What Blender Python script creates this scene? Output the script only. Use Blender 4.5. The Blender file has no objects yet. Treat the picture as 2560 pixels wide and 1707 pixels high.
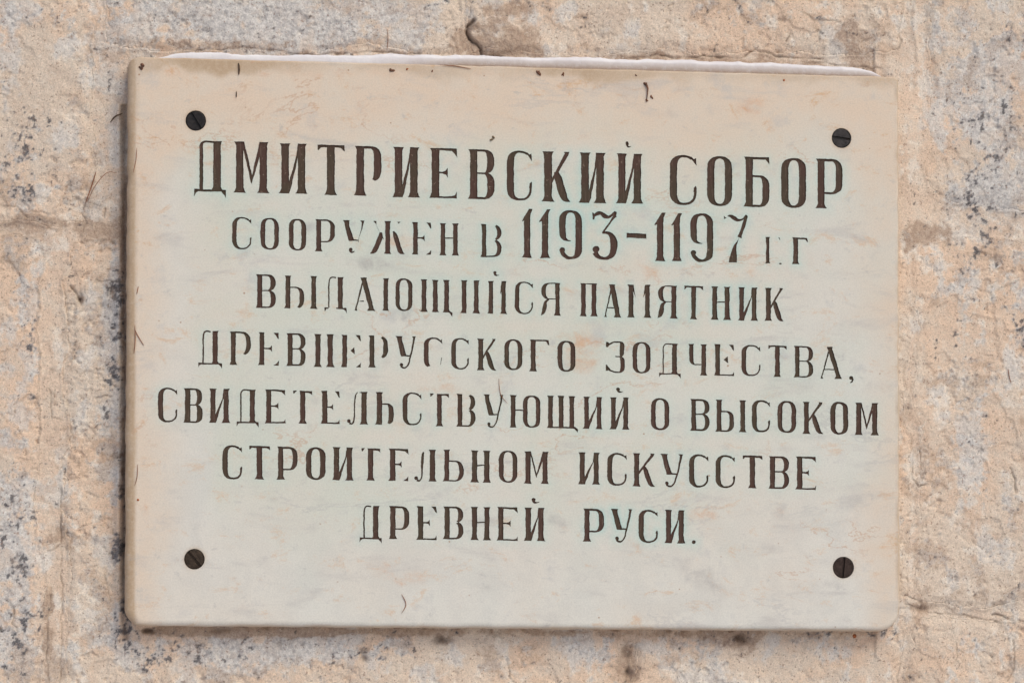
import bpy, math, random
import numpy as np
from mathutils import Vector, geometry
random.seed(7)
S = bpy.context.scene

# ------------------------------------------------------------------ camera
CAM = dict(yaw=0.12110864, pitch=0.06607162, roll=0.0067258, x=-0.27852447, z=-0.14615072, d=2.24087225)
FOC = 100.0
def axes():
    cy, sy = math.cos(CAM['yaw']), math.sin(CAM['yaw']); cp, sp = math.cos(CAM['pitch']), math.sin(CAM['pitch'])
    cr, sr = math.cos(CAM['roll']), math.sin(CAM['roll'])
    f = np.array([sy*cp, cy*cp, sp]); r = np.array([cy, -sy, 0.0]); u = np.cross(r, f)
    return f, r*cr+u*sr, -r*sr+u*cr
AF, AR, AU = axes()
CP = np.array([CAM['x'], -CAM['d'], CAM['z']])
FP = FOC/36*2560
cd = bpy.data.cameras.new('camera'); co = bpy.data.objects.new('camera', cd); S.collection.objects.link(co)
cd.lens = FOC; cd.sensor_width = 36; cd.sensor_fit = 'HORIZONTAL'; cd.clip_start = 0.05; cd.clip_end = 100
from mathutils import Matrix
co.matrix_world = Matrix(((AR[0], AU[0], -AF[0], CP[0]), (AR[1], AU[1], -AF[1], CP[1]), (AR[2], AU[2], -AF[2], CP[2]), (0, 0, 0, 1)))
S.camera = co

# ------------------------------------------------------------------ light
SUN_EL, SUN_AZ = 46, 30         # degrees; azimuth measured from the wall normal towards the right
w = bpy.data.worlds.new('World'); S.world = w; w.use_nodes = True
nt = w.node_tree; bg = nt.nodes['Background']
sky = nt.nodes.new('ShaderNodeTexSky'); sky.sky_type = 'NISHITA'; sky.sun_disc = False
sky.sun_elevation = math.radians(SUN_EL); sky.dust_density = 2.5; sky.air_density = 0.8; sky.ozone_density = 0.6
sd = Vector((math.sin(math.radians(SUN_AZ))*math.cos(math.radians(SUN_EL)), -math.cos(math.radians(SUN_AZ))*math.cos(math.radians(SUN_EL)), math.sin(math.radians(SUN_EL))))
sky.sun_rotation = math.atan2(sd.x, sd.y)
nt.links.new(sky.outputs[0], bg.inputs[0]); bg.inputs[1].default_value = 0.15
sl = bpy.data.lights.new('sun', 'SUN'); sl.energy = 1.5; sl.angle = math.radians(38); sl.color = (1.0, 0.985, 0.82)
so = bpy.data.objects.new('sun', sl); S.collection.objects.link(so)
so.rotation_euler = (-sd).to_track_quat('-Z', 'Y').to_euler()
S.view_settings.view_transform = 'Standard'; S.view_settings.look = 'None'; S.view_settings.gamma = 1
S.view_settings.exposure = -0.08
S.cycles.max_bounces = 6

# ------------------------------------------------------------------ helpers
def ray_to(px, py, y=0.0):
    """photo pixel -> point on the plane at depth y"""
    px = np.asarray(px, float); py = np.asarray(py, float)
    d = AF[None] + ((px-1280)/FP)[..., None]*AR + ((853.5-py)/FP)[..., None]*AU if px.ndim else AF+(px-1280)/FP*AR+(853.5-py)/FP*AU
    t = (y-CP[1])/d[..., 1]
    return CP[0]+t*d[..., 0], CP[2]+t*d[..., 2]
def P3(px, py, y=0.0):
    x, z = ray_to(px, py, y); return Vector((float(x), y, float(z)))
def to_px(x, z, y):
    dx, dy, dz = x-CP[0], y-CP[1], z-CP[2]
    q = dx*AF[0]+dy*AF[1]+dz*AF[2]
    return 1280+FP*(dx*AR[0]+dy*AR[1]+dz*AR[2])/q, 853.5-FP*(dx*AU[0]+dy*AU[1]+dz*AU[2])/q

def link(name, verts, faces, mat=None, parent=None, smooth=False):
    me = bpy.data.meshes.new(name)
    if isinstance(faces, np.ndarray):
        nv, nf, k = len(verts), len(faces), faces.shape[1]
        me.vertices.add(nv); me.vertices.foreach_set('co', np.asarray(verts, np.float32).ravel())
        me.loops.add(nf*k); me.loops.foreach_set('vertex_index', faces.astype(np.int32).ravel())
        me.polygons.add(nf); me.polygons.foreach_set('loop_start', np.arange(nf, dtype=np.int32)*k)
        me.update(calc_edges=True); me.validate()
    else:
        me.from_pydata([tuple(v) for v in verts], [], [tuple(f) for f in faces]); me.update()
    if mat: me.materials.append(mat)
    if smooth: me.polygons.foreach_set('use_smooth', np.ones(len(me.polygons), bool))
    o = bpy.data.objects.new(name, me); S.collection.objects.link(o)
    if parent: o.parent = parent
    return o
def tag(o, label=None, cat=None, group=None, kind=None):
    if label: o['label'] = label
    if cat: o['category'] = cat
    if group: o['group'] = group
    if kind: o['kind'] = kind
    return o

# numpy noise
_rng = np.random.RandomState(11)
_ang = _rng.rand(64, 256, 256)*2*np.pi
def perlin(x, y, seed=0):
    g = _ang[seed % 64]
    xi = np.floor(x).astype(np.int64); yi = np.floor(y).astype(np.int64)
    xf = x-xi; yf = y-yi
    u = xf*xf*xf*(xf*(xf*6-15)+10); v = yf*yf*yf*(yf*(yf*6-15)+10)
    def gr(ix, iy, fx, fy):
        a = g[ix & 255, iy & 255]; return np.cos(a)*fx+np.sin(a)*fy
    n = (gr(xi, yi, xf, yf)*(1-u)+gr(xi+1, yi, xf-1, yf)*u)*(1-v)+(gr(xi, yi+1, xf, yf-1)*(1-u)+gr(xi+1, yi+1, xf-1, yf-1)*u)*v
    return n*1.5
def fbm(x, y, sc, seed=0, octv=5, gain=.5):
    s = 0; a = 1.0; t = 0
    for i in range(octv):
        s = s+a*perlin(x*sc*2**i+3.7*i, y*sc*2**i-1.9*i, seed+i); t += a; a *= gain
    return s/t*1.6
_gc, _gs = (np.cos(_ang)*1.5).astype(np.float32), (np.sin(_ang)*1.5).astype(np.float32)
def gperlin(x, y, seed):
    "same noise on a tensor grid: x for the columns, y for the rows"
    c, s = _gc[seed % 64], _gs[seed % 64]
    xi = np.floor(x).astype(np.int64); yi = np.floor(y).astype(np.int64); xf = (x-xi).astype(np.float32)[None]; yf = (y-yi).astype(np.float32)[:, None]
    u = xf*xf*xf*(xf*(xf*6-15)+10); v = yf*yf*yf*(yf*(yf*6-15)+10)
    def row(dy):
        r = []
        for dx in (0, 1):
            k = np.ix_((yi+dy) & 255, (xi+dx) & 255); r.append(c.T[k]*(xf-dx)+s.T[k]*(yf-dy))
        return r[0]+(r[1]-r[0])*u
    a = row(0); return a+(row(1)-a)*v
def gfbm(sc, seed=0, octv=5, gain=.5, dx=0.):
    s = 0; a = 1.0; t = 0
    for i in range(octv):
        s = s+a*gperlin((XS+dx)*sc*2**i+3.7*i, ZS*sc*2**i-1.9*i, seed+i); t += a; a *= gain
    return s/t*1.6
def sstep(a, b, x):
    t = np.clip((x-a)/(b-a), 0, 1); return t*t*(3-2*t)

# ------------------------------------------------------------------ materials
class N:
    def __init__(s, name):
        s.m = bpy.data.materials.new(name); s.m.use_nodes = True; s.t = s.m.node_tree
        s.b = s.t.nodes['Principled BSDF']
        s.tc = s.t.nodes.new('ShaderNodeTexCoord').outputs['Object']
    def n(s, typ, **kw):
        nd = s.t.nodes.new(typ)
        for k, v in kw.items():
            if k in nd.bl_rna.properties: setattr(nd, k, v)
            else: nd.inputs[k].default_value = v
        return nd
    def l(s, a, b): s.t.links.new(a, b)
    def noise(s, scale, detail=6, rough=.6, dist=0, vec=None):
        nd = s.n('ShaderNodeTexNoise', Scale=scale, Detail=detail, Roughness=rough, Distortion=dist); s.l(vec or s.tc, nd.inputs['Vector']); return nd.outputs['Fac']
    def scaled(s, v):
        nd = s.n('ShaderNodeMapping'); nd.inputs['Scale'].default_value = v; s.l(s.tc, nd.inputs['Vector']); return nd.outputs[0]
    def attr(s, name):
        nd = s.n('ShaderNodeAttribute', attribute_name=name); sp = s.n('ShaderNodeSeparateColor'); s.l(nd.outputs['Color'], sp.inputs[0]); return sp.outputs
    def ramp(s, f, a, b, lo=0., hi=1.):
        nd = s.n('ShaderNodeMapRange', interpolation_type='SMOOTHSTEP'); s.l(f, nd.inputs['Value'])
        for k, v in (('From Min', a), ('From Max', b), ('To Min', lo), ('To Max', hi)): nd.inputs[k].default_value = v
        return nd.outputs[0]
    def math(s, op, a, b=None):
        nd = s.n('ShaderNodeMath', operation=op)
        for i, v in enumerate((a, b)):
            if v is None: continue
            if isinstance(v, (int, float)): nd.inputs[i].default_value = v
            else: s.l(v, nd.inputs[i])
        return nd.outputs[0]
    def mix(s, f, a, b, mode='MIX'):
        nd = s.n('ShaderNodeMix', data_type='RGBA', blend_type=mode)
        for i, v in ((0, f), (6, a), (7, b)):
            if isinstance(v, (int, float)): nd.inputs[i].default_value = v
            elif isinstance(v, tuple): nd.inputs[i].default_value = (*v, 1)
            else: s.l(v, nd.inputs[i])
        return nd.outputs[2]
    def bump(s, h, strength, dist):
        nd = s.n('ShaderNodeBump', Strength=strength, Distance=dist); s.l(h, nd.inputs['Height'])
        s.l(nd.outputs[0], s.b.inputs['Normal'])
    def done(s, col, rough):
        s.l(col, s.b.inputs['Base Color']) if not isinstance(col, tuple) else setattr(s.b.inputs['Base Color'], 'default_value', (*col, 1))
        if isinstance(rough, (int, float)): s.b.inputs['Roughness'].default_value = rough
        else: s.l(rough, s.b.inputs['Roughness'])
        return s.m

def wall_material():
    m = N('weathered_limestone')
    A = m.attr('weather'); B = m.attr('tone'); C = m.attr('wash')
    n1 = m.noise(60, 6, .65); n2 = m.noise(260, 5, .7); n4 = m.noise(900, 3, .7)
    base = m.mix(C[0], (.66, .54, .435), (.69, .51, .38))                       # buff to peach
    base = m.mix(m.math('MULTIPLY', m.ramp(n1, .50, .68), .45), base, (.64, .56, .475))
    base = m.mix(m.math('MULTIPLY', m.ramp(n1, .30, .44, 1, 0), .22), base, (.50, .36, .26))
    base = m.mix(B[1], base, m.mix(m.ramp(n1, .4, .62), (.645, .495, .385), (.675, .56, .455)))
    base = m.mix(B[0], base, (.755, .665, .57))
    base = m.mix(C[1], base, m.mix(m.ramp(n2, .36, .62), (.52, .48, .46), (.64, .60, .56)))     # pale lavender wash
    base = m.mix(A[0], base, m.mix(m.ramp(n2, .36, .60), (.42, .40, .395), (.66, .625, .59)))
    base = m.mix(A[2], base, m.mix(m.ramp(n2, .35, .65), (.36, .245, .175), (.47, .345, .255)))
    base = m.mix(m.math('MULTIPLY', C[2], .75), base, (.28, .262, .265))
    base = m.mix(m.math('MULTIPLY', m.ramp(m.noise(1, 7, .75, .3, m.scaled((62, 62, 90))), .57, .70), .5), base, (.40, .38, .37))
    base = m.mix(m.math('MULTIPLY', A[1], m.ramp(n4, .3, .62, 1, .7)), base, (.062, .06, .068))
    base = m.mix(B[2], base, (.12, .08, .055))
    speck = m.math('MULTIPLY', m.ramp(m.noise(480, 2, .5), .625, .685), .62)
    base = m.mix(speck, base, (.27, .17, .125))
    base = m.mix(m.math('MULTIPLY', m.ramp(m.noise(150, 5, .75), .58, .70), .45), base, (.43, .32, .24))
    base = m.mix(m.math('MULTIPLY', m.ramp(m.noise(32, 7, .7), .54, .68), .38), base, (.53, .39, .295))
    base = m.mix(m.math('MULTIPLY', m.ramp(m.noise(190, 5, .75), .60, .70), .5), base, (.74, .68, .60))
    base = m.mix(1.0, base, m.ramp(n4, .3, .7, .81, 1.13), 'MULTIPLY')
    h = m.math('ADD', m.math('MULTIPLY', n2, 1.0), m.math('MULTIPLY', n4, .5))
    m.bump(h, .6, .0015)
    return m.done(base, .95)

def marble_material():
    m = N('aged_marble')
    A = m.attr('stain'); B = m.attr('dirt')
    n1 = m.noise(9, 6, .6, .6); n2 = m.noise(45, 7, .7, .4); n3 = m.noise(300, 4, .6)
    n4 = m.noise(1, 6, .65, .5, m.scaled((16, 16, 60))); n5 = m.noise(1, 9, .8, .5, m.scaled((34, 34, 60))); n6 = m.noise(1, 5, .7, .3, m.scaled((26, 26, 26)))
    base = m.mix(m.ramp(n1, .40, .60), (.575, .585, .512), (.62, .60, .535))
    base = m.mix(B[2], base, m.mix(m.ramp(n6, .4, .6), (.60, .58, .535), (.65, .625, .57)))       # paler, faintly pink marble
    base = m.mix(A[0], base, m.mix(m.ramp(n2, .4, .66), (.66, .53, .415), (.645, .545, .445)))
    warm = m.math('MULTIPLY', m.ramp(n5, .55, .66), m.math('ADD', .52, m.math('MULTIPLY', A[0], .40)))
    base = m.mix(warm, base, (.60, .40, .25))
    base = m.mix(m.math('MULTIPLY', m.ramp(n4, .53, .74), .55), base, (.45, .42, .40))
    base = m.mix(m.math('MULTIPLY', m.ramp(n6, .56, .72), .45), base, (.44, .43, .43))
    base = m.mix(m.math('MULTIPLY', m.ramp(m.noise(1, 7, .75, .3, m.scaled((62, 62, 90))), .57, .70), .5), base, (.40, .38, .37))
    base = m.mix(m.math('MULTIPLY', A[1], m.ramp(n2, .36, .62)), base, (.36, .335, .325))
    base = m.mix(m.math('MULTIPLY', A[2], m.ramp(n5, .40, .66, 0, .6)), base, (.60, .345, .205))
    base = m.mix(m.math('MULTIPLY', m.math('MULTIPLY', B[0], .75), m.ramp(n6, .36, .60, .25, 1.1)), base, (.41, .575, .53))        # verdigris bleed round the letters
    base = m.mix(m.math('MULTIPLY', B[1], m.ramp(n3, .25, .6, .75, 1)), base, (.45, .325, .215))  # brown edge dirt; on the left bevel it also carries painted shade
    def vein(sc, seed, lo, hi, w_):
        mp = m.n('ShaderNodeMapping'); mp.inputs['Location'].default_value = (seed, seed*.7, seed*1.3); mp.inputs['Rotation'].default_value = (0, .5, 0); mp.inputs['Scale'].default_value = (.7, 1, 1.6); m.l(m.tc, mp.inputs['Vector'])
        v = m.noise(sc, 7, .62, .4, mp.outputs[0]); d = m.math('ABSOLUTE', m.math('SUBTRACT', v, .5))
        return m.math('MULTIPLY', m.ramp(d, 0, w_, 1, 0), m.ramp(m.noise(sc*1.4, 3, .6, 0, mp.outputs[0]), lo, hi))
    base = m.mix(m.math('MULTIPLY', vein(7, 3.1, .52, .62, .006), .55), base, (.50, .30, .19))
    base = m.mix(m.math('MULTIPLY', vein(5, 8.3, .52, .66, .010), .32), base, (.36, .35, .36))
    sp = m.n('ShaderNodeTexVoronoi', Scale=125.0); m.l(m.tc, sp.inputs['Vector'])
    sp2 = m.math('MULTIPLY', m.ramp(m.math('ADD', sp.outputs['Distance'], m.math('MULTIPLY', n3, .25)), .15, .26, 1, 0), m.ramp(m.noise(34, 2), .60, .63))
    base = m.mix(m.math('MULTIPLY', sp2, .8), base, (.33, .18, .10))
    base = m.mix(1.0, base, m.ramp(m.noise(800, 2), .3, .7, .945, 1.05), 'MULTIPLY')
    m.bump(m.math('ADD', m.math('MULTIPLY', n3, .4), n2), .10, .0010)
    m.b.inputs['Specular IOR Level'].default_value = .3
    return m.done(base, m.ramp(n2, .3, .7, .5, .7))

def paint_material():
    m = N('faded_brown_paint')
    n1 = m.noise(22, 4, .6); n2 = m.noise(420, 5, .75); st = m.scaled((900, 900, 90)); n3 = m.noise(1, 3, .6, 0, st)
    c = m.mix(m.ramp(n1, .4, .62), (.072, .038, .029), (.064, .046, .030))
    c = m.mix(m.ramp(n3, .5, .72, 0, .5), c, (.15, .10, .075))
    c = m.mix(m.ramp(n2, .60, .72, 0, .8), c, (.27, .20, .15))
    m.bump(n2, .35, .0005)
    m.b.inputs['Specular IOR Level'].default_value = .25
    return m.done(c, .8)

def steel_material(tint):
    m = N('tarnished_screw_metal')
    n1 = m.noise(250, 6, .7); n2 = m.noise(60, 3)
    c = m.mix(m.ramp(n1, .35, .7), tint, tuple(min(1, v*2.3) for v in tint))
    c = m.mix(m.ramp(n2, .55, .7, 0, .6), c, (.05, .028, .018))
    m.b.inputs['Metallic'].default_value = .6; m.bump(n1, .5, .0006)
    return m.done(c, m.ramp(n1, .3, .7, .25, .55))

def snow_material():
    m = N('old_snow')
    n1 = m.noise(350, 4, .7); n2 = m.noise(40, 3)
    c = m.mix(m.ramp(n2, .4, .6), (.69, .655, .67), (.75, .72, .73))
    A = m.attr('dirt'); c = m.mix(m.math('MULTIPLY', A[0], m.ramp(n1, .3, .55, .8, 1)), c, (.30, .20, .13))
    m.bump(n1, .5, .0012)
    m.b.inputs['Subsurface Weight'].default_value = .2; m.b.inputs['Subsurface Radius'].default_value = (.004, .004, .004); m.b.inputs['Subsurface Scale'].default_value = 1
    return m.done(c, .85)
def plain(name, c1, c2, sc=400, rough=.8):
    m = N(name); return m.done(m.mix(m.ramp(m.noise(sc, 4), .35, .65), c1, c2), rough)

M_WALL = wall_material(); M_MARBLE = marble_material(); M_PAINT = paint_material(); M_SNOW = snow_material()
M_NEEDLE = plain('dry_needle', (.30, .10, .04), (.20, .08, .035)); M_DARKTWIG = plain('dark_twig', (.05, .03, .02), (.12, .07, .04))
M_SEED = plain('seed_husk', (.20, .08, .04), (.08, .04, .025)); M_ORANGE = plain('orange_berry', (.45, .13, .03), (.25, .07, .02), 900, .5)

# ------------------------------------------------------------------ the wall
YW = 0.020                                     # depth of the mean wall surface behind the plaque's face
K = 2560/2352                                  # overview scale
def graded(a, b, step, lim_a, lim_b):
    c = list(np.arange(a, b, step)); s = step; v = c[-1]
    while v < lim_b: s = min(s*1.07, .009); v += s; c.append(v)
    s = step; v = c[0]; L = []
    while v > lim_a: s = min(s*1.07, .009); v -= s; L.append(v)
    return np.array(L[::-1]+c)
cx0, cz1 = ray_to(0, 0, YW); cx1, cz0 = ray_to(2560, 1707, YW)
XS = graded(float(cx0)-.05, float(cx1)+.05, .00082, -1.15, 1.15)
ZS = graded(float(cz0)-.03, float(cz1)+.03, .00082, -1.6, .95)
GX, GZ = np.meshgrid(XS, ZS)
PX, PY = to_px(GX, GZ, YW)

XO = (PX[len(ZS)//2])/K; YO = PY[:, len(XS)//2]/K
def blobs(L, seed=None, wob=0):
    s = np.zeros_like(PX)
    for (cx, cy, rx, ry, wt) in L:
        s += wt*np.exp(-(((XO-cx)/rx)**2))[None]*np.exp(-(((YO-cy)/ry)**2))[:, None]
    return s
wx = gfbm(20, 1, 6, .6)*27; wz = gfbm(20, 6, 6, .6)*27
WX, WY = PX+wx, PY+wz
STONES = [(-4000, -900, 232, 556, 50), (262, -900, 1150, 128, 25), (1168, -900, 2248, 134, 25), (2322, -900, 6000, 520, 110),
          (-4000, 608, 100, 9000, 25), (166, 604, 1566, 9000, 30), (1590, 604, 2262, 9000, 30),
          (2290, 604, 6000, 1512, 30), (2286, 1548, 6000, 9000, 40)]
SD = []
for (x0, y0, x1, y1, r) in STONES:
    qx = np.abs(WX-(x0+x1)/2)-(x1-x0)/2+r; qy = np.abs(WY-(y0+y1)/2)-(y1-y0)/2+r
    SD.append(np.hypot(np.maximum(qx, 0), np.maximum(qy, 0))+np.minimum(np.maximum(qx, qy), 0)-r)
SD = np.array(SD); ID = SD.argmin(0); DM = SD.min(0); IN = DM < 0
inside = np.maximum(-DM, 0); outd = np.maximum(DM, 0)

H = gfbm(5, 12, 3)*.0026+gfbm(26, 17, 4)*.0012
rough = np.where(IN, 1.0, .45)
H += rough*gfbm(170, 22, 4, .7)*.00042*(.5+1.1*sstep(-.2, .5, gfbm(12, 25, 3)))
# flaking terraces
for sc, th, a, sd_ in ((7, .16, .0013, 30), (15, .22, .0010, 34), (30, .30, .0007, 38)):
    n = gfbm(sc, sd_, 5, .55)
    H -= rough*sstep(th, th+.018, n)*a*(.6+.4*sstep(.1, .5, n))
# pits
pit = gfbm(95, 44, 3, dx=5); reg = sstep(-.05, .3, gfbm(8, 48, 2))
pits = rough*sstep(.42, .60, pit)*reg
H -= pits*.0013
# stones stand a little proud; joints are smeared nearly flush
H += np.where(IN, .0014*sstep(0, 26, inside), 0)
H -= .0011*sstep(0, 12, outd)
H += np.where(IN, (np.array([0, .0006, .0004, .0003, -.0002, .0002, .0005, .0, .0004])[ID])*sstep(0, 16, inside), 0)

CX_, CY_ = PX+gfbm(90, 3, 4)*5, PY+gfbm(90, 9, 4)*5; CVAR = .55+.45*sstep(-.3, .3, gfbm(60, 52, 2))
def polydist(P):
    q = np.array(P); jm = np.nonzero(((CX_ > q[:, 0].min()-60) & (CX_ < q[:, 0].max()+60) & (CY_ > q[:, 1].min()-60) & (CY_ < q[:, 1].max()+60)).any(1))[0]
    im = np.nonzero(((CX_[jm] > q[:, 0].min()-60) & (CX_[jm] < q[:, 0].max()+60)).any(0))[0]
    sl = (slice(jm.min(), jm.max()+1), slice(im.min(), im.max()+1)) if len(jm) and len(im) else (slice(0, 1), slice(0, 1))
    X, Y = CX_[sl], CY_[sl]; d = np.full(X.shape, 1e9)
    for (ax, ay), (bx, by) in zip(P[:-1], P[1:]):
        vx, vy = bx-ax, by-ay; t = np.clip(((X-ax)*vx+(Y-ay)*vy)/(vx*vx+vy*vy), 0, 1)
        d = np.minimum(d, np.hypot(X-ax-t*vx, Y-ay-t*vy))
    return d, sl
CR = [  # crevices, photo pixels: (points, half width px, depth)
    ([(1184, 52), (1170, 66), (1166, 88), (1180, 104), (1200, 120), (1206, 138), (1250, 142)], 4.0, .005),
    ([(840, 137), (930, 128), (1050, 136)], 2.2, .002), ([(480, 126), (620, 118), (760, 138), (850, 134)], 2.0, .0016),
    ([(1560, 146), (1640, 136), (1700, 146)], 2.6, .0025), ([(1700, 146), (1760, 138), (1800, 146), (1850, 145), (1890, 124), (1960, 145), (2050, 150)], 2.4, .0022),
    ([(2000, 155), (2120, 165), (2200, 172)], 2.0, .0016), ([(2000, 30), (2030, 48), (2100, 56)], 2.0, .0012),
    ([(1968, 102), (1972, 88)], 2, .0015),
    ([(0, 512), (40, 520), (68, 545)], 1.6, .0012), ([(210, 522), (216, 500), (262, 520), (258, 545)], 1.4, .0012), ([(205, 530), (216, 556), (205, 580)], 1.4, .0012),
    ([(176, 715), (192, 735), (200, 760)], 2.4, .0022), ([(240, 700), (262, 702), (296, 700)], 1.6, .0012),
    ([(240, 995), (262, 986), (282, 992)], 1.8, .0016), ([(120, 970), (128, 1000), (126, 1045), (160, 1050)], 1.6, .0014),
    ([(116, 1378), (152, 1362)], 1.8, .0016), ([(153, 1220), (150, 1290), (156, 1500), (150, 1707)], 1.6, .0014),
    ([(128, 1485), (118, 1560), (116, 1640), (124, 1707)], 1.8, .0014), ([(12, 1495), (36, 1520), (30, 1560), (44, 1580)], 1.6, .0014),
    ([(272, 1348), (290, 1344)], 1.6, .0015), ([(262, 1440), (272, 1480), (280, 1505)], 1.5, .0012),
    ([(1265, 1630), (1272, 1690), (1290, 1707)], 1.4, .0012), ([(2480, 1535), (2510, 1538), (2530, 1550), (2560, 1556)], 2.2, .0022),
    ([(2320, 1530), (2400, 1535), (2480, 1550), (2560, 1560)], 1.5, .0014), ([(2386, 1605), (2392, 1635), (2385, 1650)], 1.8, .0016),
    ([(2388, 1620), (2410, 1632)], 1.4, .0012), ([(2526, 1170), (2538, 1195), (2540, 1230)], 2.0, .002),
    ([(2280, 1148), (2275, 1190), (2290, 1215), (2310, 1212)], 1.8, .0014), ([(2256, 1485), (2300, 1500), (2302, 1520), (2260, 1512)], 1.8, .002),
    ([(2518, 1700), (2540, 1660), (2530, 1600)], 1.6, .0014), ([(1790, 30), (1810, 22)], 1.6, .001), ([(2308, 1250), (2325, 1235)], 2, .0012),
]
crack = np.zeros_like(PX)
for P, hw, dep in CR:
    d, sl = polydist(P)
    g = np.exp(-(d/hw)**2)*(CVAR[sl] if hw < 4 else 1.1)
    crack[sl] = np.maximum(crack[sl], g); H[sl] -= g*dep*.8
    # one lip of the crevice stands higher
    H[sl] += np.exp(-(d/(hw*6))**2)*.0001
# deeper holes under the plaque
HOL = [(1020, 1466, 20, 10, 1), (1446, 1490, 14, 18, 1.2), (1705, 1462, 22, 12, .9), (1418, 1438, 10, 6, .7), (1182, 1430, 12, 5, .7), (345, 1450, 16, 6, .9), (515, 1448, 20, 6, .7), (835, 1494, 14, 8, .6), (180, 700, 6, 12, .9), (255, 685, 10, 14, .5),
       (1447, 1545, 8, 12, .9), (1790, 104, 7, 5, .6), (1790, 30, 8, 6, .5), (2107, 1395, 26, 8, .5), (845, 1512, 10, 8, .5)]
hol = blobs(HOL)*(.7+.6*gfbm(90, 55, 3)); H -= np.clip(hol*1.2, 0, 1)*.006
# mortar drawn up against the plaque's right side, a groove on its left, a ledge hidden under the snow
dr = PX-2247
H += sstep(60, 330, PY)*sstep(1680, 1480, PY)*np.where(dr > -60, .0085*np.exp(-(np.maximum(dr, 0)/75)**2), 0)
dl = 318-PX
lm = ((PY > 260) & (PY < 1600))
H += lm*.0035*np.exp(-((dl-22)/9)**2)*(.7+.5*gfbm(30, 57, 3))
H -= lm*.004*np.exp(-((dl-4)/9)**2)
flake = sstep(1.0, .93, np.hypot((PX+wx*.5-1242)/66, (PY+wz*.5-92)/50))*(PY < 142)
H += flake*.0016
H += .0025*np.exp(-(((PX-2290)+4*np.sin(PY/30))/5)**2)*sstep(260, 150, PY)*.45

# surface colour masks
gx, gz = GX, GZ
nA = gfbm(14, 3, 6, .6); nB = gfbm(45, 9, 5, .62); nC = gfbm(170, 14, 3, .6); nD = gfbm(8, 20, 4)
GREY = [(560, 45, 380, 95, 1.1), (20, 60, 60, 60, .5), (20, 200, 40, 160, .35), (245, 280, 42, 230, .8), (60, 400, 70, 90, .45), (262, 720, 34, 90, 1.1), (262, 900, 30, 140, .7), (60, 760, 45, 120, .8),
        (45, 960, 60, 90, .55), (35, 1290, 70, 240, .95), (268, 1150, 22, 90, .6), (275, 1420, 40, 60, .6), (620, 1500, 360, 50, .9), (1150, 40, 70, 70, .5), (2260, 200, 110, 250, .95), (2280, 420, 90, 60, .7),
        (2225, 980, 45, 110, .75), (2340, 720, 30, 90, .8), (2300, 1120, 40, 100, .35), (1360, 1480, 90, 50, .7), (1900, 1480, 200, 30, .4), (2200, 1480, 90, 40, .45), (1600, 1500, 120, 40, .4), (760, 100, 140, 40, .4), (2220, 620, 60, 60, .3)]
def nz(a): return (a-a.mean())/a.std()
def afbm(sx_, sz_, seed, octv=5, gain=.55):
    s = 0; a = 1.0; t = 0
    for i in range(octv):
        s = s+a*gperlin(XS*sx_*2**i+3.7*i, ZS*sz_*2**i-1.9*i, seed+i); t += a; a *= gain
    return nz(s)
nA, nB, nC, nD = nz(nA), nz(nB), nz(nC), nz(nD)
nF = nz(gfbm(420, 33, 2, .6)); nV = afbm(70, 16, 27); nH = afbm(14, 60, 45); nG = nz(gfbm(28, 56, 6, .65)); nI = nz(gfbm(80, 60, 5, .65))
gb = np.minimum(blobs(GREY), 1.3)
grey = sstep(-.25, .65, gb*2.1-1.2+nA*.6+nB*.4+nI*.45+nC*.2)*.8
washm = np.maximum(sstep(-.3, .6, gb*1.9-1.0+nG*.6+nV*.3+nC*.15)*.65, sstep(1.1, 1.8, nG*.8+nA*.4+nC*.15)*.45)
peachm = sstep(-1.2, 1.4, nD+.5*nB+.4*nV*(PX < 330)+1.2*np.exp(-((PX-2290)/60)**2)*(PY < 1100)+.5*(PY > 600)*(PX < 300))
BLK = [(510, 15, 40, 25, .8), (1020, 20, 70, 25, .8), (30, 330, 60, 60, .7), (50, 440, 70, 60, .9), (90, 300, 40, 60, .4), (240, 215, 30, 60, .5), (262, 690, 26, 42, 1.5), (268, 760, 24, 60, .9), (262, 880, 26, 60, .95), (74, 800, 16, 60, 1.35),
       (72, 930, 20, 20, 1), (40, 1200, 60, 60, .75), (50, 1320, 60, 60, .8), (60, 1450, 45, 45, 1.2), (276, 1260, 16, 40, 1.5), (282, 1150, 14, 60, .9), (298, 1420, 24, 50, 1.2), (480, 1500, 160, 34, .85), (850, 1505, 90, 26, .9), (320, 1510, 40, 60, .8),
       (2260, 260, 100, 230, .62), (2345, 735, 22, 50, 1.3), (2180, 760, 40, 60, .5), (2220, 560, 60, 40, .5), (30, 1540, 40, 40, .9), (2240, 460, 60, 60, .6), (2230, 990, 40, 90, .45), (2340, 30, 30, 40, .5), (20, 560, 40, 30, .3), (1060, 1460, 60, 25, .6), (1950, 1450, 200, 14, .7)]
bb = blobs(BLK)
bv = np.minimum(bb, 1.5)
lv = bv*2.05+.65*nB+.7*nC+.35*nF-2.5
black = sstep(0, .4, lv)*.95
halo = sstep(-1.0, .3, lv)*np.clip(bv*1.4, 0, 1)*.8
spk = sstep(2.35, 2.8, nz(nC+.5*nF)+.25*grey+.15*nD)*.7
black = np.maximum(black, spk)
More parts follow.
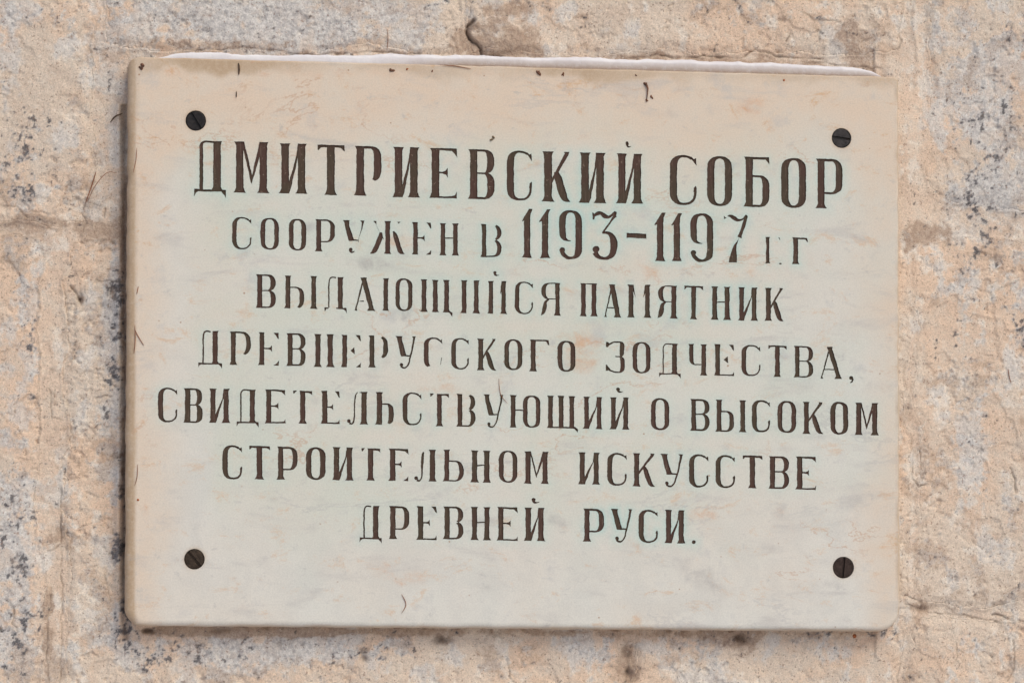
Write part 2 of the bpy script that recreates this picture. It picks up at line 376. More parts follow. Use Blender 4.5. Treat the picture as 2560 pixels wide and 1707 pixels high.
BRN = [(220, 548, 70, 28, .8), (80, 535, 80, 20, .65), (285, 620, 14, 260, .9), (300, 850, 8, 600, .6), (60, 525, 60, 14, .5), (122, 900, 16, 260, .45), (2120, 1100, 40, 120, .3), (1800, 130, 200, 14, .5), (1190, 85, 62, 48, 1.0), (290, 900, 12, 500, .55), (2125, 525, 70, 32, 1.2), (2260, 560, 60, 22, .6), (700, 1452, 420, 12, .75), (1500, 1452, 420, 12, .75), (1760, 1500, 160, 40, .45), (420, 1445, 60, 14, .8), (1120, 50, 50, 70, .9), (1060, 100, 60, 40, .8), (1150, 110, 80, 30, .5), (1500, 118, 60, 40, .6), (1730, 100, 60, 40, .45), (1960, 60, 50, 60, .5),
       (1180, 20, 40, 20, .8), (122, 1380, 14, 80, .8), (120, 1500, 16, 70, .6), (140, 1240, 28, 22, .7), (1020, 1466, 38, 18, 1.1), (1446, 1500, 26, 40, 1), (1705, 1462, 40, 24, 1), (2120, 1410, 50, 40, .8), (2190, 1180, 0.1, 30, 0),
       (180, 700, 20, 28, .8), (520, 1450, 200, 14, .6), (900, 1448, 300, 10, .4), (1450, 1545, 40, 30, .8), (2180, 1000, 50, 40, .3), (1300, 1530, 60, 30, .4), (500, 122, 250, 14, .6), (1500, 128, 300, 12, .55), (2180, 800, 60, 30, .25), (2080, 640, 16, 500, .35)]
brn = sstep(-.3, .8, np.minimum(blobs(BRN), 1.2)*2.5-1.25+nA*.35+nB*.3+nI*.3+nC*.1)*.85
brn = np.maximum(brn, sstep(.55, 1.5, nz(nB*.6+nA*.8+nH*.3+nC*.25))*.52*(1-washm))
CRM = [(90, 720, 60, 60, .5), (60, 1150, 80, 40, .6), (200, 1380, 60, 150, .6), (220, 480, 120, 60, .3), (960, 60, 90, 60, .5), (1000, 115, 200, 20, .5), (2090, 120, 14, 110, .9), (1300, 60, 60, 60, .3), (2300, 800, 60, 200, .25), (1000, 1540, 200, 30, .4), (2250, 300, 60, 100, .2), (2270, 1350, 80, 60, .3)]
crm = np.maximum(sstep(-.4, 1.0, np.minimum(blobs(CRM), 1)*1.8-1.2+nA*.5+nI*.5), sstep(.3, 1.2, nz(.6*nI+nG+.6*nV+.5*nA+.25*nC))*.85)*.85
mort = sstep(-8, 14, DM+nB*5)*.75
dark = np.clip(np.minimum(crack, 1.5)*.62+np.clip(hol*1.3, 0, 1)*.8+pits*sstep(.6, 1.8, nA)*.25+sstep(2.2, 2.8, nz(np.abs(nI)*-1.0+.9*nC))*.35, 0, 1)
# dark line down the gap by the plaque's left side
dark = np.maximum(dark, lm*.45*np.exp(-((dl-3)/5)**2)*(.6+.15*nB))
wash = np.clip(np.stack([peachm, washm*(1-.5*mort), halo], -1), 0, 1)
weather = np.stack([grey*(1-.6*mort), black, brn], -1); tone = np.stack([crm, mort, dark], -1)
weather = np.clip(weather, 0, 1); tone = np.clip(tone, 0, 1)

VY = YW-H
NR, NC = GX.shape
cid = np.where(IN, ID, -1)
cell = cid[:-1, :-1]
pcx = PX[:-1, :-1]; pcy = PY[:-1, :-1]
hidden = (pcx > 350) & (pcx < 2215) & (pcy > 215) & (pcy < 1530)
wall = bpy.data.objects.new('stone_wall', None); S.collection.objects.link(wall)
tag(wall, 'weathered pinkish limestone block wall with mortared joints behind the marble plaque', 'wall')
allV = np.stack([GX, VY, GZ], -1).reshape(-1, 3); W3 = weather.reshape(-1, 3); H3 = wash.reshape(-1, 3); T3 = tone.reshape(-1, 3)
def wall_piece(name, sel):
    jj, ii = np.nonzero(sel)
    a = jj*NC+ii; q = np.stack([a, a+1, a+NC+1, a+NC], -1)
    u, inv = np.unique(q, return_inverse=True); F = inv.reshape(q.shape)
    V = allV[u]
    # a skirt runs back from the rim so the block has depth
    e = np.concatenate([F[:, [0, 1]], F[:, [1, 2]], F[:, [2, 3]], F[:, [3, 0]]])
    key = e[:, 0].astype(np.int64)*len(u)+e[:, 1]; rev = e[:, 1].astype(np.int64)*len(u)+e[:, 0]
    be = e[~np.isin(key, rev)]
    bu, binv = np.unique(be, return_inverse=True); bi = binv.reshape(be.shape)
    VB = V[bu].copy(); VB[:, 1] = YW+.05
    n0 = len(V); SK = np.stack([be[:, 1], be[:, 0], n0+bi[:, 0], n0+bi[:, 1]], -1)
    Vt = np.concatenate([V, VB]); Ft = np.concatenate([F, SK])
    o = link(name, Vt, Ft, M_WALL, wall, True)
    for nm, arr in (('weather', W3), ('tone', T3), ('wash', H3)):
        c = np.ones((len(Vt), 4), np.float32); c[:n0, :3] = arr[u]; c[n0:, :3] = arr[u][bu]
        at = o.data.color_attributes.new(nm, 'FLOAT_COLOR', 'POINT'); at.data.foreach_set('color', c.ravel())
    return o
sl_ = ['cream streaked limestone block at the upper left', 'grey washed limestone block above the left of the plaque', 'flaking tan limestone block above the right of the plaque', 'grey pitted limestone block at the upper right',
       'narrow grey blotched limestone block at the lower left edge', 'peach limestone block behind the left of the plaque', 'peach limestone block behind the right of the plaque', 'pinkish limestone block right of the plaque', 'pinkish limestone block at the lower right']
for k in range(len(STONES)):
    sel = (cell == k) & ~hidden
    if sel.any(): wall_piece('stone', sel)['label'] = sl_[k]
wall_piece('mortar', (cell == -1) & ~hidden)
# core of the wall behind the facing
x0, x1, z0, z1 = -1.15, 1.15, -1.6, .95
y0, y1 = YW+.049, YW+.3
link('core', [(x0, y0, z0), (x1, y0, z0), (x1, y0, z1), (x0, y0, z1), (x0, y1, z0), (x1, y1, z0), (x1, y1, z1), (x0, y1, z1)],
     [(0, 1, 2, 3), (5, 4, 7, 6), (4, 0, 3, 7), (1, 5, 6, 2), (3, 2, 6, 7), (4, 5, 1, 0)], M_WALL, wall)

# snow-covered ground at the foot of the wall
gn = 60; gxx = np.linspace(-6, 6, gn); gyy = np.linspace(YW+.04, -9, gn); GA, GB = np.meshgrid(gxx, gyy)
gv = np.stack([GA, GB, -1.55+fbm(GA, GB, .5, 4, 4)*.05], -1).reshape(-1, 3)
jj, ii = np.meshgrid(np.arange(gn-1), np.arange(gn-1), indexing='ij'); a_ = (jj*gn+ii).ravel()
gr_ = link('ground', gv, np.stack([a_, a_+gn, a_+gn+1, a_+1], -1), plain('trodden_snow', (.70, .69, .70), (.62, .61, .62), 3, .8), None, True); gr_['kind'] = 'structure'

# ------------------------------------------------------------------ glyphs (units: strip pixels, y up from the baseline)
def catmull(P, n=6):
    P = [np.array(p, float) for p in P]; P = [2*P[0]-P[1]]+P+[2*P[-1]-P[-2]]; out = []
    for i in range(1, len(P)-2):
        for k in range(n):
            t = k/n
            out.append(.5*((2*P[i])+(-P[i-1]+P[i+1])*t+(2*P[i-1]-5*P[i]+4*P[i+1]-P[i+2])*t*t+(-P[i-1]+3*P[i]-3*P[i+1]+P[i+2])*t**3))
    out.append(P[-2]); return out
def ribbon(P, n=6):
    """P: (x, y, full width); returns quads along a smooth path"""
    C = catmull(P, n) if n > 1 else [np.array(p, float) for p in P]
    L, R = [], []
    for i, c in enumerate(C):
        a = C[max(0, i-1)]; b = C[min(len(C)-1, i+1)]; d = b[:2]-a[:2]; d = d/(np.hypot(*d)+1e-9); nn = np.array([-d[1], d[0]])
        L.append(c[:2]+nn*c[2]/2); R.append(c[:2]-nn*c[2]/2)
    return [[L[i], L[i+1], R[i+1], R[i]] for i in range(len(C)-1)]
def disc(cx, cy, r, ry=None, n=12):
    return [[(cx+r*math.cos(2*math.pi*i/n), cy+(ry or r)*math.sin(2*math.pi*i/n)) for i in range(n)]]
def stem(xa, xb, y0, y1, fb=(0, 0), ft=(0, 0), k=2.4):
    """upright with flared foot and head; fb, ft = (left, right) flare"""
    p = []
    def fl(x, y, f, sx, sy):
        out = []
        for t in (1, .55, .28, .1, 0): out.append((x+sx*f*t, y+sy*f*k*(1-t)**1.6*.9 if t < 1 else y))
        return out
    a = fl(xa, y0, fb[0], -1, 1); b = fl(xb, y0, fb[1], 1, 1); c = fl(xb, y1, ft[1], 1, -1); d = fl(xa, y1, ft[0], -1, -1)
    # slightly dished foot
    p = b+c[::-1]+d+a[::-1]
    return [p]
def capring(x0, x1, y0, y1, TL, TR, t, ang, n=26, r=None, tb=None):
    """ring segment with straight sides; ang=(a0,a1) degrees, counterclockwise"""
    a0, a1 = ang; tb = t if tb is None else tb
    cx = (x0+x1)/2; R = (x1-x0)/2; r = r or min((y1-y0)*.5, R*1.0); pts = []
    N_ = max(4, int(n*abs(a1-a0)/360))
    for i in range(N_+1):
        a = math.radians(a0+(a1-a0)*i/N_); c, s = math.cos(a), math.sin(a)
        tt = t if s >= 0 else tb
        oc = (y1-r) if (a0+a1)/2 < 180 else (y0+r)
        T_ = TR if c > 0 else TL
        cc = abs(c)**.85*(1 if c > 0 else -1); ss = abs(s)**.85*(1 if s > 0 else -1)
        ci = abs(c)**.8*(1 if c > 0 else -1)
        pts.append(((cx+R*cc, oc+r*ss), (cx+(R-T_)*ci, oc+(r-tt)*ss)))
    return [[pts[i][0], pts[i+1][0], pts[i+1][1], pts[i][1]] for i in range(N_)]
def bowl(xs, w, y0, y1, T, tt, tb, drop=''):
    """right-hand bowl from the stem side xs to w; drop 't','b' loses the hairlines"""
    R = min((w-xs)*.62, (y1-y0)*.5); xc = w-R; rr = min(R*1.05, (y1-y0)/2); q = []
    n = 9
    for sgn in (1, -1):
        t = tt if sgn > 0 else tb
        yc = (y1-rr) if sgn > 0 else (y0+rr)
        lo = 0.0 if (('t' in drop and sgn > 0) or ('b' in drop and sgn < 0)) else 0
        P = []
        for i in range(n+1):
            a = math.pi/2*i/n; c, s = math.sin(a)**.9, math.cos(a)**.9
            P.append(((xc+R*c, yc+sgn*rr*s), (xc+(R-T)*math.sin(a)**.85, yc+sgn*(rr-t)*s)))
        if ('t' in drop and sgn > 0) or ('b' in drop and sgn < 0): P = P[2:]
        q += [[P[i][0], P[i+1][0], P[i+1][1], P[i][1]] for i in range(len(P)-1)]
        if not (('t' in drop and sgn > 0) or ('b' in drop and sgn < 0)):
            ya, yb = (y1, y1-t) if sgn > 0 else (y0, y0+t)
            q.append([(xs-2, ya), (xc+.5, ya), (xc+.5, yb), (xs-2, yb)])
    if y1-y0 > 2*rr: q.append([(w, y1-rr+1), (w, y0+rr-1), (w-T, y0+rr-1), (w-T, y1-rr+1)])
    return q
def mirror(Q, w): return [[(w-p[0], p[1]) for p in q] for q in Q]

def glyph(ch, w, h, T, t, f=''):
    s = T*.33; st = T*.23; Q = []
    A = (s, s); TT = (st, st); d = lambda k: k in f
    if ch == 'Д':
        xl = w*.165; xr = w*.60; xe = xr+T
        Q += stem(xr, xe, t*.5, h, (0, 0), (0, st))
        if not d('l'):
            hw = t*(2.0 if h > 400 else 1.1)
            Q += ribbon([(xl+hw/2, t, hw), (xl+hw/2, h*.5, hw), (xl+hw/2, h*.80, hw), (xl+w*.06, h*.92, hw*.9), (xl+w*.17, h*.985, t*1.0), (xr-(w*.08 if d('g') else -4), h-t*.6, t)])
        if d('b'):
            Q += [[(xr-s, t), (w, t), (w, -h*.13), (w*.94, -h*.05), (w*.84, -1), (xr-s, 0)], [(0, t*1.2), (w*.2, t*1.2), (w*.17, 0), (w*.08, 0), (w*.02, -h*.08), (0, -h*.08)]]
        else:
            Q += [[(0, t*1.3), (w*.2, t*1.1), (xr-s*.5, t*1.1), (xr, t*1.1+s*1.1), (xe, t*1.1+s*1.1), (xe+s*.6, t*1.1), (w, t*1.0), (w*.995, -h*.125), (w*.95, -h*.07), (w*.85, 0), (w*.12, 0), (w*.05, -h*.03), (w*.01, -h*.095), (0, -h*.09)]]
    elif ch == 'М':
        xa, xb = s, s+T; xc, xd = w-s-T, w-s; m = w*.5
        Q += stem(xa, xb, 0, h, A, (st, 0)); Q += stem(xc, xd, 0, h, A, (0, st))
        th = t*(1.55 if h > 400 else 1.1)
        if not d('v'):
            Q += [[(xb-T*.25, h), (xb+st*.4, h), (m+th*.35, h*.30), (m, h*.17), (m-th*.25, h*.20)], [(m-th*.3, h*.24), (m, h*.17), (m+th*.3, h*.22), (xc+3, h*.72), (xc+T*.3, h), (xc+2, h)]]
        else:
            Q += [[(xb-T*.25, h), (xb+st*.3, h), (xb+w*.09, h*.62), (xb+w*.09-2, h*.62), (xb-2, h*.82)], [(xc+T*.3, h), (xc+1, h), (xc-w*.09, h*.6), (xc+2, h*.76)]]
    elif ch in 'ИЙ':
        xa, xb = s, s+T; xc, xd = w-s-T, w-s
        Q += stem(xa, xb, 0, h, (s, 2), TT); Q += stem(xc, xd, 0, h, A, (0, st))
        th = t*(1.15 if h > 400 else .9)
        if d('g'): Q += [[(xc+3, h), (xc+3, h*.70), (xc-w*.05, h*.60), (xc-w*.055, h*.66)]]
        elif not d('v'):
            Q += [[(xb-4, 0), (xb+3, 0), (xb+th*.9+2, h*.10), (xc+3, h*.74), (xc+T*.35, h), (xc+1, h), (xc-th*.9, h*.70), (xb-4, h*.22)]]
    elif ch == 'Т':
        c = w*.49; Q += stem(c-T/2, c+T/2, 0, h-1, A, (st*.4, st*.4))
        b = t*1.35
        L_ = [(0, h), (c, h), (c, h-b), (w*.2, h-b), (w*.12, h-h*.06), (w*.03, h-h*.115), (0, h-h*.10)]
        if d('l'): L_ = [(0, h), (w*.2, h), (w*.12, h-h*.05), (w*.04, h-h*.10), (0, h-h*.09)]
        R_ = [(c, h), (w-2, h-2), (w, h-h*.13), (w*.94, h-h*.10), (w*.84, h-b*1.1), (c, h-b)]
        if d('r'): R_ = [(w*.82, h), (w-2, h-2), (w, h-h*.13), (w*.94, h-h*.10)]
        Q += [L_, R_]
    elif ch == 'Р':
        xa = s; Q += stem(xa, xa+T, 0, h, A, (st, 0)); Q += bowl(xa+T, w, h*.285, h, T*.98, t*1.35, t*1.05, f)
    elif ch == 'Е':
        xa = s; Q += stem(xa, xa+T, 0, h, (s, 2), (st, 2))
        b = t*1.1; tx = xa+T-2
        if d('t'): Q += [[(w*.74, h-1), (w*.98, h-2), (w, h*.80), (w*.93, h*.83), (w*.84, h*.93)]]
        else: Q += [[(tx, h), (w*.985, h), (w, h*.82), (w*.95, h*.86), (w*.82, h-b*1.4), (tx, h-b)]]
        if d('m'): Q += [[(w*.48, h*.51), (w*.68, h*.62), (w*.71, h*.40)]]
        else: Q += [[(tx, h*.51+t*.5), (w*.48, h*.51+t*.5), (w*.58, h*.55), (w*.66, h*.61), (w*.67, h*.41), (w*.60, h*.47), (w*.48, h*.51-t*.5), (tx, h*.51-t*.5)]]
        if d('b'): Q += [[(w*.74, 0), (w, 0), (w, h*.155), (w*.92, h*.08)]]
        else: Q += [[(tx, 0), (w, 0), (w*.995, h*.14), (w*.93, h*.06), (w*.82, b), (tx, b*.9)]]
    elif ch in 'ВЬБ':
        xa = s
        if ch == 'В':
            Q += stem(xa, xa+T, 0, h, (s, 2), (st, 0))
            Q += bowl(xa+T, w*.99, h*.505, h, T, t*1.25, t*.9, f.replace('b', '').replace('m', 'b'))
            Q += bowl(xa+T, w, 0, h*.505+t*.9, T, t*.9, t*1.2, f.replace('t', '').replace('m', 't'))
        else:
            Q += stem(xa, xa+T, 0, h, (s, 2), TT if ch == 'Ь' else (st, 0))
            Q += bowl(xa+T, w, 0, h*(.66 if ch == 'Ь' else .635), T*.95, t, t*1.1, f)
            if ch == 'Б': Q += [[(xa, h), (w*.985, h), (w, h*.85), (w*.95, h*.88), (w*.85, h-t*1.3), (xa, h-t*1.2)]]
    elif ch == 'Ы':
        Q += glyph('Ь', w*.60, h, T, t, f); xb = w-s; Q += stem(xb-T, xb, 0, h, A, TT)
    elif ch == 'С':
        r = w*.5
        Q += capring(0, w, 0, h, T, t*1.3, t*1.2, (48, 180), r=w*.50) + capring(0, w, 0, h, T, t*1.2, t*1.2, (180, 235 if d('b') else 360), r=w*.50)
        Q += [[(0, h-r+1), (T, h-r+1), (T, r-1), (0, r-1)]]
        yq = h-r*.27
        Q += [[(w*.80, h-r*.10), (w*.90, h-r*.34+4), (w*.985, h*.945), (w, h*.79), (w*.94, h*.83), (w*.80, h-r*.30)]]
        if d('b'): Q += ribbon([(w-t*.5, h*.36, t*.6), (w-t*.8, h*.26, t*.6), (w-t*1.5, h*.13, t*.3)])
        else: Q += [[(w, r*.98), (w-t*1.5, r*.98), (w-t*1.4, h*.345), (w-t*.3, h*.385), (w, h*.345)]]
    elif ch == 'К':
        xa = s; Q += stem(xa, xa+T, 0, h, A, TT)
        e = w*(.87 if h > 400 else .86)
        th = t*(1.2 if h > 400 else 1.0)
        Q += [[(xa+T-3, h*.36), (xa+T-3, h*.46), (e-th*.9, h-t), (e-T*.35, h), (w*.965, h), (e+th*.9, h-t*1.6), (xa+T+w*.1, h*.47)]]
        m = w*.50
        Q += ribbon([(m-2, h*.60, T*.55), (m+w*.07, h*.48, T*.9), (m+w*.20, h*.22, T*.98), (m+w*.31, h*.07, T*.78), (w-2, h*.005, 3)])
    elif ch == 'О':
        Q += capring(0, w, 0, h, T*.98, T*.98, t*1.2, (0, 180), r=w*.5) + capring(0, w, 0, h, T*.98, T*.98, t*1.2, (180, 360), r=w*.5)
        r = w*.5
        Q += [[(0, h-r+1), (T*.98, h-r+1), (T*.98, r-1), (0, r-1)], [(w-T*.98, h-r+1), (w, h-r+1), (w, r-1), (w-T*.98, r-1)]]
    elif ch == 'У':
        Q += [[(0, h), (T*1.45, h), (T*1.3, h-st), (T*1.35, h*.85), (w*.27+T, h*.42), (w*.27+T*1.15, h*.385), (w*.27, h*.36), (w*.25, h*.40), (T*.25, h-st*1.5)]]
        Q += [[(w*.3, h*.36), (w*.70, h*.365), (w*.70, h*.365+t), (w*.3, h*.36+t*1.3)]]
        q = [(w*.92, h-2, t*1.6), (w*.83, h*.66, t*1.3), (w*.70, h*.30, t*1.1)]
        if d('d'):
            Q += ribbon([(w*.93, h-2, t*1.7), (w*.86, h*.75, t*.8), (w*.76, h*.50, t*.35), (w*.70, h*.33, t*.35)])
            Q += disc(w*.36, h*.09, T*.40); Q += ribbon([(w*.30, h*.07, t), (w*.40, h*.01, t*1.2), (w*.55, h*.045, t*.5)])
        else:
            Q += ribbon(q+[(w*.62, h*.12, t*1.0), (w*.50, h*.02, t*1.1), (w*.36, h*.01, t*1.3), (w*.26, h*.06, t*1.5)])
            Q += disc(w*.29, h*.10, T*.36)
        Q += [[(w*.80, h), (w, h), (w*.97, h-t*.8), (w*.88, h-t*2.5), (w*.86, h-t*1.5)]]
    elif ch == 'Ж':
        c = w*.51; Q += stem(c-T/2, c+T/2, 0, h, A, (st, st))
        Q += ribbon([(w*.32, h*.66, T*.5), (w*.29, h*.5, T*1.0), (w*.20, h*.25, T*1.0), (w*.11, h*.07, T*.9), (1, h*.0+2, 4)], 3)
        Q += ribbon([(w*.68, h*.70, T*.3), (w*.73, h*.55, T*.95), (w*.82, h*.25, T), (w*.89, h*.07, T*.9), (w-1, 2, 4)], 3)
        Q += [[(w*.09, h), (w*.18, h), (w*.18, h*.88)], [(w*.27, h*.70), (w*.40, h*.45), (w*.38, h*.45), (w*.31, h*.55)], [(w*.80, h*.99), (w*.89, h*.99), (w*.83, h*.93)]]
        Q += ribbon([(w*.17, h*.89, 1.5), (w*.28, h*.68, 3)], 1)
    elif ch == 'Н':
        xa = s; Q += stem(xa, xa+T, 0, h, A, TT); Q += stem(w-s-T, w-s, 0, h, A, TT)
        if not d('m'): Q += [[(xa+T-2, h*.51), (w-s-T+2, h*.525), (w-s-T+2, h*.525+t), (xa+T-2, h*.51+t)]]
    elif ch == 'П':
        xa = s; Q += stem(xa, xa+T, 0, h, A, (st, 0)); Q += stem(w-s-T, w-s, 0, h, A, (0, st)); Q += [[(xa, h), (w-s, h), (w-s, h-t*.9), (xa, h-t*.9)]]
    elif ch == 'Г':
        xa = s; Q += stem(xa, xa+T, 0, h, A, (st, st if d('t') else 0))
        if d('t'): Q += [[(w*.86, h-2), (w*.95, h-4), (w, h*.88), (w*.95, h*.90)]]
        else: Q += [[(xa, h), (w*.96, h), (w, h*.84), (w*.93, h*.84), (w*.84, h-t*1.3), (xa, h-t*1.1)]]
    elif ch == 'А':
        xr = w-s-T*.9; xt = w*.40
        Q += [[(xt-st, h), (xt+T*.95+st*.5, h), (xt+T, h-st*2), (xr+T*.95, s*1.6), (w, 0), (xr-s*1.4, 0), (xr-T*.1, s*2)]]
        th = t*1.1
        Q += [[(w*.13-s*.8, 0), (w*.13+s*1.0, 0), (w*.13+th*.7, s*1.6), (xt+th*.9, h*.80), (xt, h*.86), (w*.13-th*.2, s*1.8)]]
        yb = h*.27
        if not d('m'): Q += [[(w*.2, yb), (xr, yb), (xr, yb+t), (w*.22, yb+t)]]
        else: Q += [[(w*.26, yb), (w*.50, yb), (w*.50, yb+t), (w*.30, yb+t*.6)]]
    elif ch == 'Ю':
        xa = s*.8; Q += stem(xa, xa+T*.95, 0, h, (s*.8, s*.8), TT)
        Q += [[(p[0]+w*.435, p[1]) for p in q] for q in glyph('О', w*.565, h, T*.95, t)]
        if not d('m'): Q += [[(xa+T*.9, h*.52), (w*.44+3, h*.52), (w*.44+3, h*.52+t), (xa+T*.9, h*.52+t)]]
    elif ch == 'Щ':
        W = w*.93; c = W*.5; fl = (s*.6, s*.6)
        xs = (s, c-T/2, W-s-T)
        for i, x in enumerate(xs): Q += stem(x, x+T, 0, h, A if d('b') else (s if i == 0 else 2, 2), TT)
        if not d('b'): Q += [[(s, 0), (W, 0), (W, t*1.2), (s, t*1.2)]]
        Q += [[(W-s-T, 0), (W-s-T, t), (W-s, t*1.5), (w*.97, t*.2), (w, -h*.02), (w*.99, -h*.135), (w*.95, -h*.08), (w*.88, -h*.01)]]
    elif ch == 'Я':
        xs = s+T
        R_ = stem(s, s+T, 0, h, A, (st, 0))+bowl(xs, w*.97, h*.49, h, T*1.0, t, t*.8)
        R_ += ribbon([(w*.58, h*.49+t*.4, t), (w*.74, h*.42, T*.65), (w*.80, h*.25, T*.98), (w*.86, h*.10, T*.85), (w-2, 1, 4)])
        Q += mirror(R_, w)
    elif ch == 'З':
        Q += bowl(w*.58, w*.97, h*.50, h, T, t*1.1, t*.9)+bowl(w*.50, w, 0, h*.5+t*.9, T, t*.9, t*1.1)
        Q += ribbon([(w*.62, h-t*.6, t*1.1), (w*.42, h-t*.9, t*1.1), (w*.2, h*.90, t*1.3), (w*.06, h*.85, t*1.5)])
        Q += [[(0, h*.97), (w*.09, h*.97), (w*.24, h*.90), (w*.08, h*.80), (0, h*.81)]]
        Q += ribbon([(w*.62, t*.6, t*1.1), (w*.42, t*.9, t*1.1), (w*.2, h*.09, t*1.3), (w*.08, h*.15, t*1.5)])
        Q += [[(0, h*.25), (w*.05, h*.25), (w*.24, h*.12), (w*.1, h*.06), (0, h*.06)]]
    elif ch == 'Ч':
        Q += stem(w-s-T, w-s, 0, h, A, TT)
        Q += stem(s, s+T*.92, h*.55, h, (0, 0), TT)
        P = []
        for i in range(9):
            a = math.pi+math.pi/2*i/8; R = w*.30
            P.append(((s+R+R*math.cos(a), h*.56+h*.23*math.sin(a)), (s+R+(R-T*.92)*math.cos(a), h*.56+(h*.23-t)*math.sin(a))))
        Q += [[P[i][0], P[i+1][0], P[i+1][1], P[i][1]] for i in range(8)]
        Q += [[(s+w*.29, h*.33), (w-s-T+2, h*.33), (w-s-T+2, h*.33+t), (s+w*.29, h*.33+t)]]
    elif ch == 'Л':
        xr = w-s-T; Q += stem(xr, xr+T, 0, h, A, (2 if not d('g') else st, st))
        q = [(w*.42, h*.92, t*.8), (w*.375, h*.80, t*(1.8 if d('k') else 1.0)), (w*.35, h*.5, t*(1.7 if d('k') else .9)), (w*.34, h*.25, t), (w*.31, h*.09, t), (w*.23, h*.01, t*1.1), (w*.12, h*.03, t*1.6)]
        if not d('g'): q = [(w*.50, h*.985, t*.7)]+q
        Q += ribbon(q); Q += disc(w*.09, h*.09, T*.36)
        if not d('g') and not d('k'): Q += ribbon([(w*.60, h-t*.5, t*.6), (xr+3, h-t*.5, t*.8)], 1)
    elif ch == '1':
        xb = w*.80 if True else w; xa = xb-T
        Q += stem(xa, xb, 0, h*.80, A, (0, 0))
        Q += [[(xa, h*.79), (xb, h*.79), (xb+T*.05, h*.9), (w, h), (w-T*.55, h), (xa+T*.45, h*.93), (xa-T*.05, h*.82), (0, h*.745), (w*.06, h*.735), (xa, h*.755)]]
    elif ch == '9':
        R_ = w*.5
        Q += capring(0, w, 0, h, T, T, t*1.2, (0, 180), r=R_)
        Q += [[(0, h-R_+1), (T, h-R_+1), (T, h*.55), (0, h*.55)], [(w-T, h-R_+1), (w, h-R_+1), (w, h*.22), (w-T, h*.22)]]
        Q += ribbon([(T*.5, h*.56, T), (T*.62, h*.48, T*.95), (w*.24, h*.42, T*.6), (w*.36, h*.385, T*.3), (w*.52, h*.375, 4)])
        Q += ribbon([(w-T*.5, h*.23, T), (w-T*.62, h*.13, T*.95), (w*.72, h*.055, T*.6), (w*.55, h*.02, t*1.3), (w*.36, h*.03, t*1.8), (w*.20, h*.09, t*2.2), (w*.12, h*.16, t*2)])
        Q += disc(w*.14, h*.18, T*.42)
    elif ch == '3':
        Q += [[(0, h*.97), (w*.05, h*.965), (w*.11, h*.91), (w*.08, h*.82), (w*.01, h*.83)]]
        Q += ribbon([(w*.07, h*.90, t*1.2), (w*.22, h*.955, t*2.0), (w*.36, h*.955, T*.55), (w*.50, h*.90, T*.7), (w*.66, h*.88, T*.45), (w*.80, h*.925, t*1.3), (w*.95, h*.99, t*1.6)])
        Q += [[(w*.90, h*.96), (w*.98, h), (w*.98, h*.93), (w*.93, h*.86), (w*.80, h*.84)]]
        Q += ribbon([(w*.93, h*.92, t*2), (w*.78, h*.81, t*1.0), (w*.60, h*.68, t*1.0), (w*.44, h*.56, t*.9), (w*.42, h*.545, t)])
        Q += ribbon([(w*.40, h*.55, t), (w*.60, h*.555, t*1.5), (w*.78, h*.49, T*.8), (w*.86, h*.38, T*1.05), (w*.87, h*.25, T*1.05), (w*.79, h*.10, T*.85), (w*.62, h*.03, t*1.8), (w*.42, h*.02, t*1.6), (w*.22, h*.06, t*2.4), (w*.10, h*.14, t*3.2)])
        Q += disc(w*.15, h*.20, T*.52)
    elif ch == '7':
        Q += [[(0, h*.97), (w*.06, h*.935), (w*.12, h*.92), (w*.01, h*.89)]]
        Q += ribbon([(w*.16, h*.955, 4), (w*.28, h*.965, T*.45), (w*.45, h*.92, T*.65), (w*.60, h*.885, T*.45), (w*.80, h*.905, t*.8), (w*.97, h*.99, t)])
        Q += ribbon([(w*.97, h*.98, t*1.5), (w*.86, h*.80, t*2), (w*.76, h*.66, t*1.7), (w*.66, h*.52, t*2.2)], 3)
        Q += [[(w*.76, h*.70), (w*.60, h*.48), (w*.40, h*.34), (w*.25, h*.10), (w*.21, 0), (w*.55, 0), (w*.54, h*.35), (w*.68, h*.60)]]
    elif ch == '-': Q += [[(0, 0), (w, -h*.1), (w*.995, h*.9), (w*.5, h*.93), (0, h)]]
    elif ch == '.': Q += disc(w/2, h/2, w/2, h/2)
    elif ch == ',': Q += disc(w*.52, h*.74, w*.42, w*.40); Q += ribbon([(w*.75, h*.72, w*.4), (w*.80, h*.5, w*.42), (w*.66, h*.2, w*.3), (w*.36, h*.03, w*.22)])
    elif ch == '~':   # breve drawn as a comma stroke
        Q += disc(w*.28, h*.66, w*.27, h*.34); Q += ribbon([(w*.18, h*.55, w*.3), (w*.40, h*.20, w*.30), (w*.68, h*.14, w*.16), (w*.98, h*.22, w*.06)])
    return Q

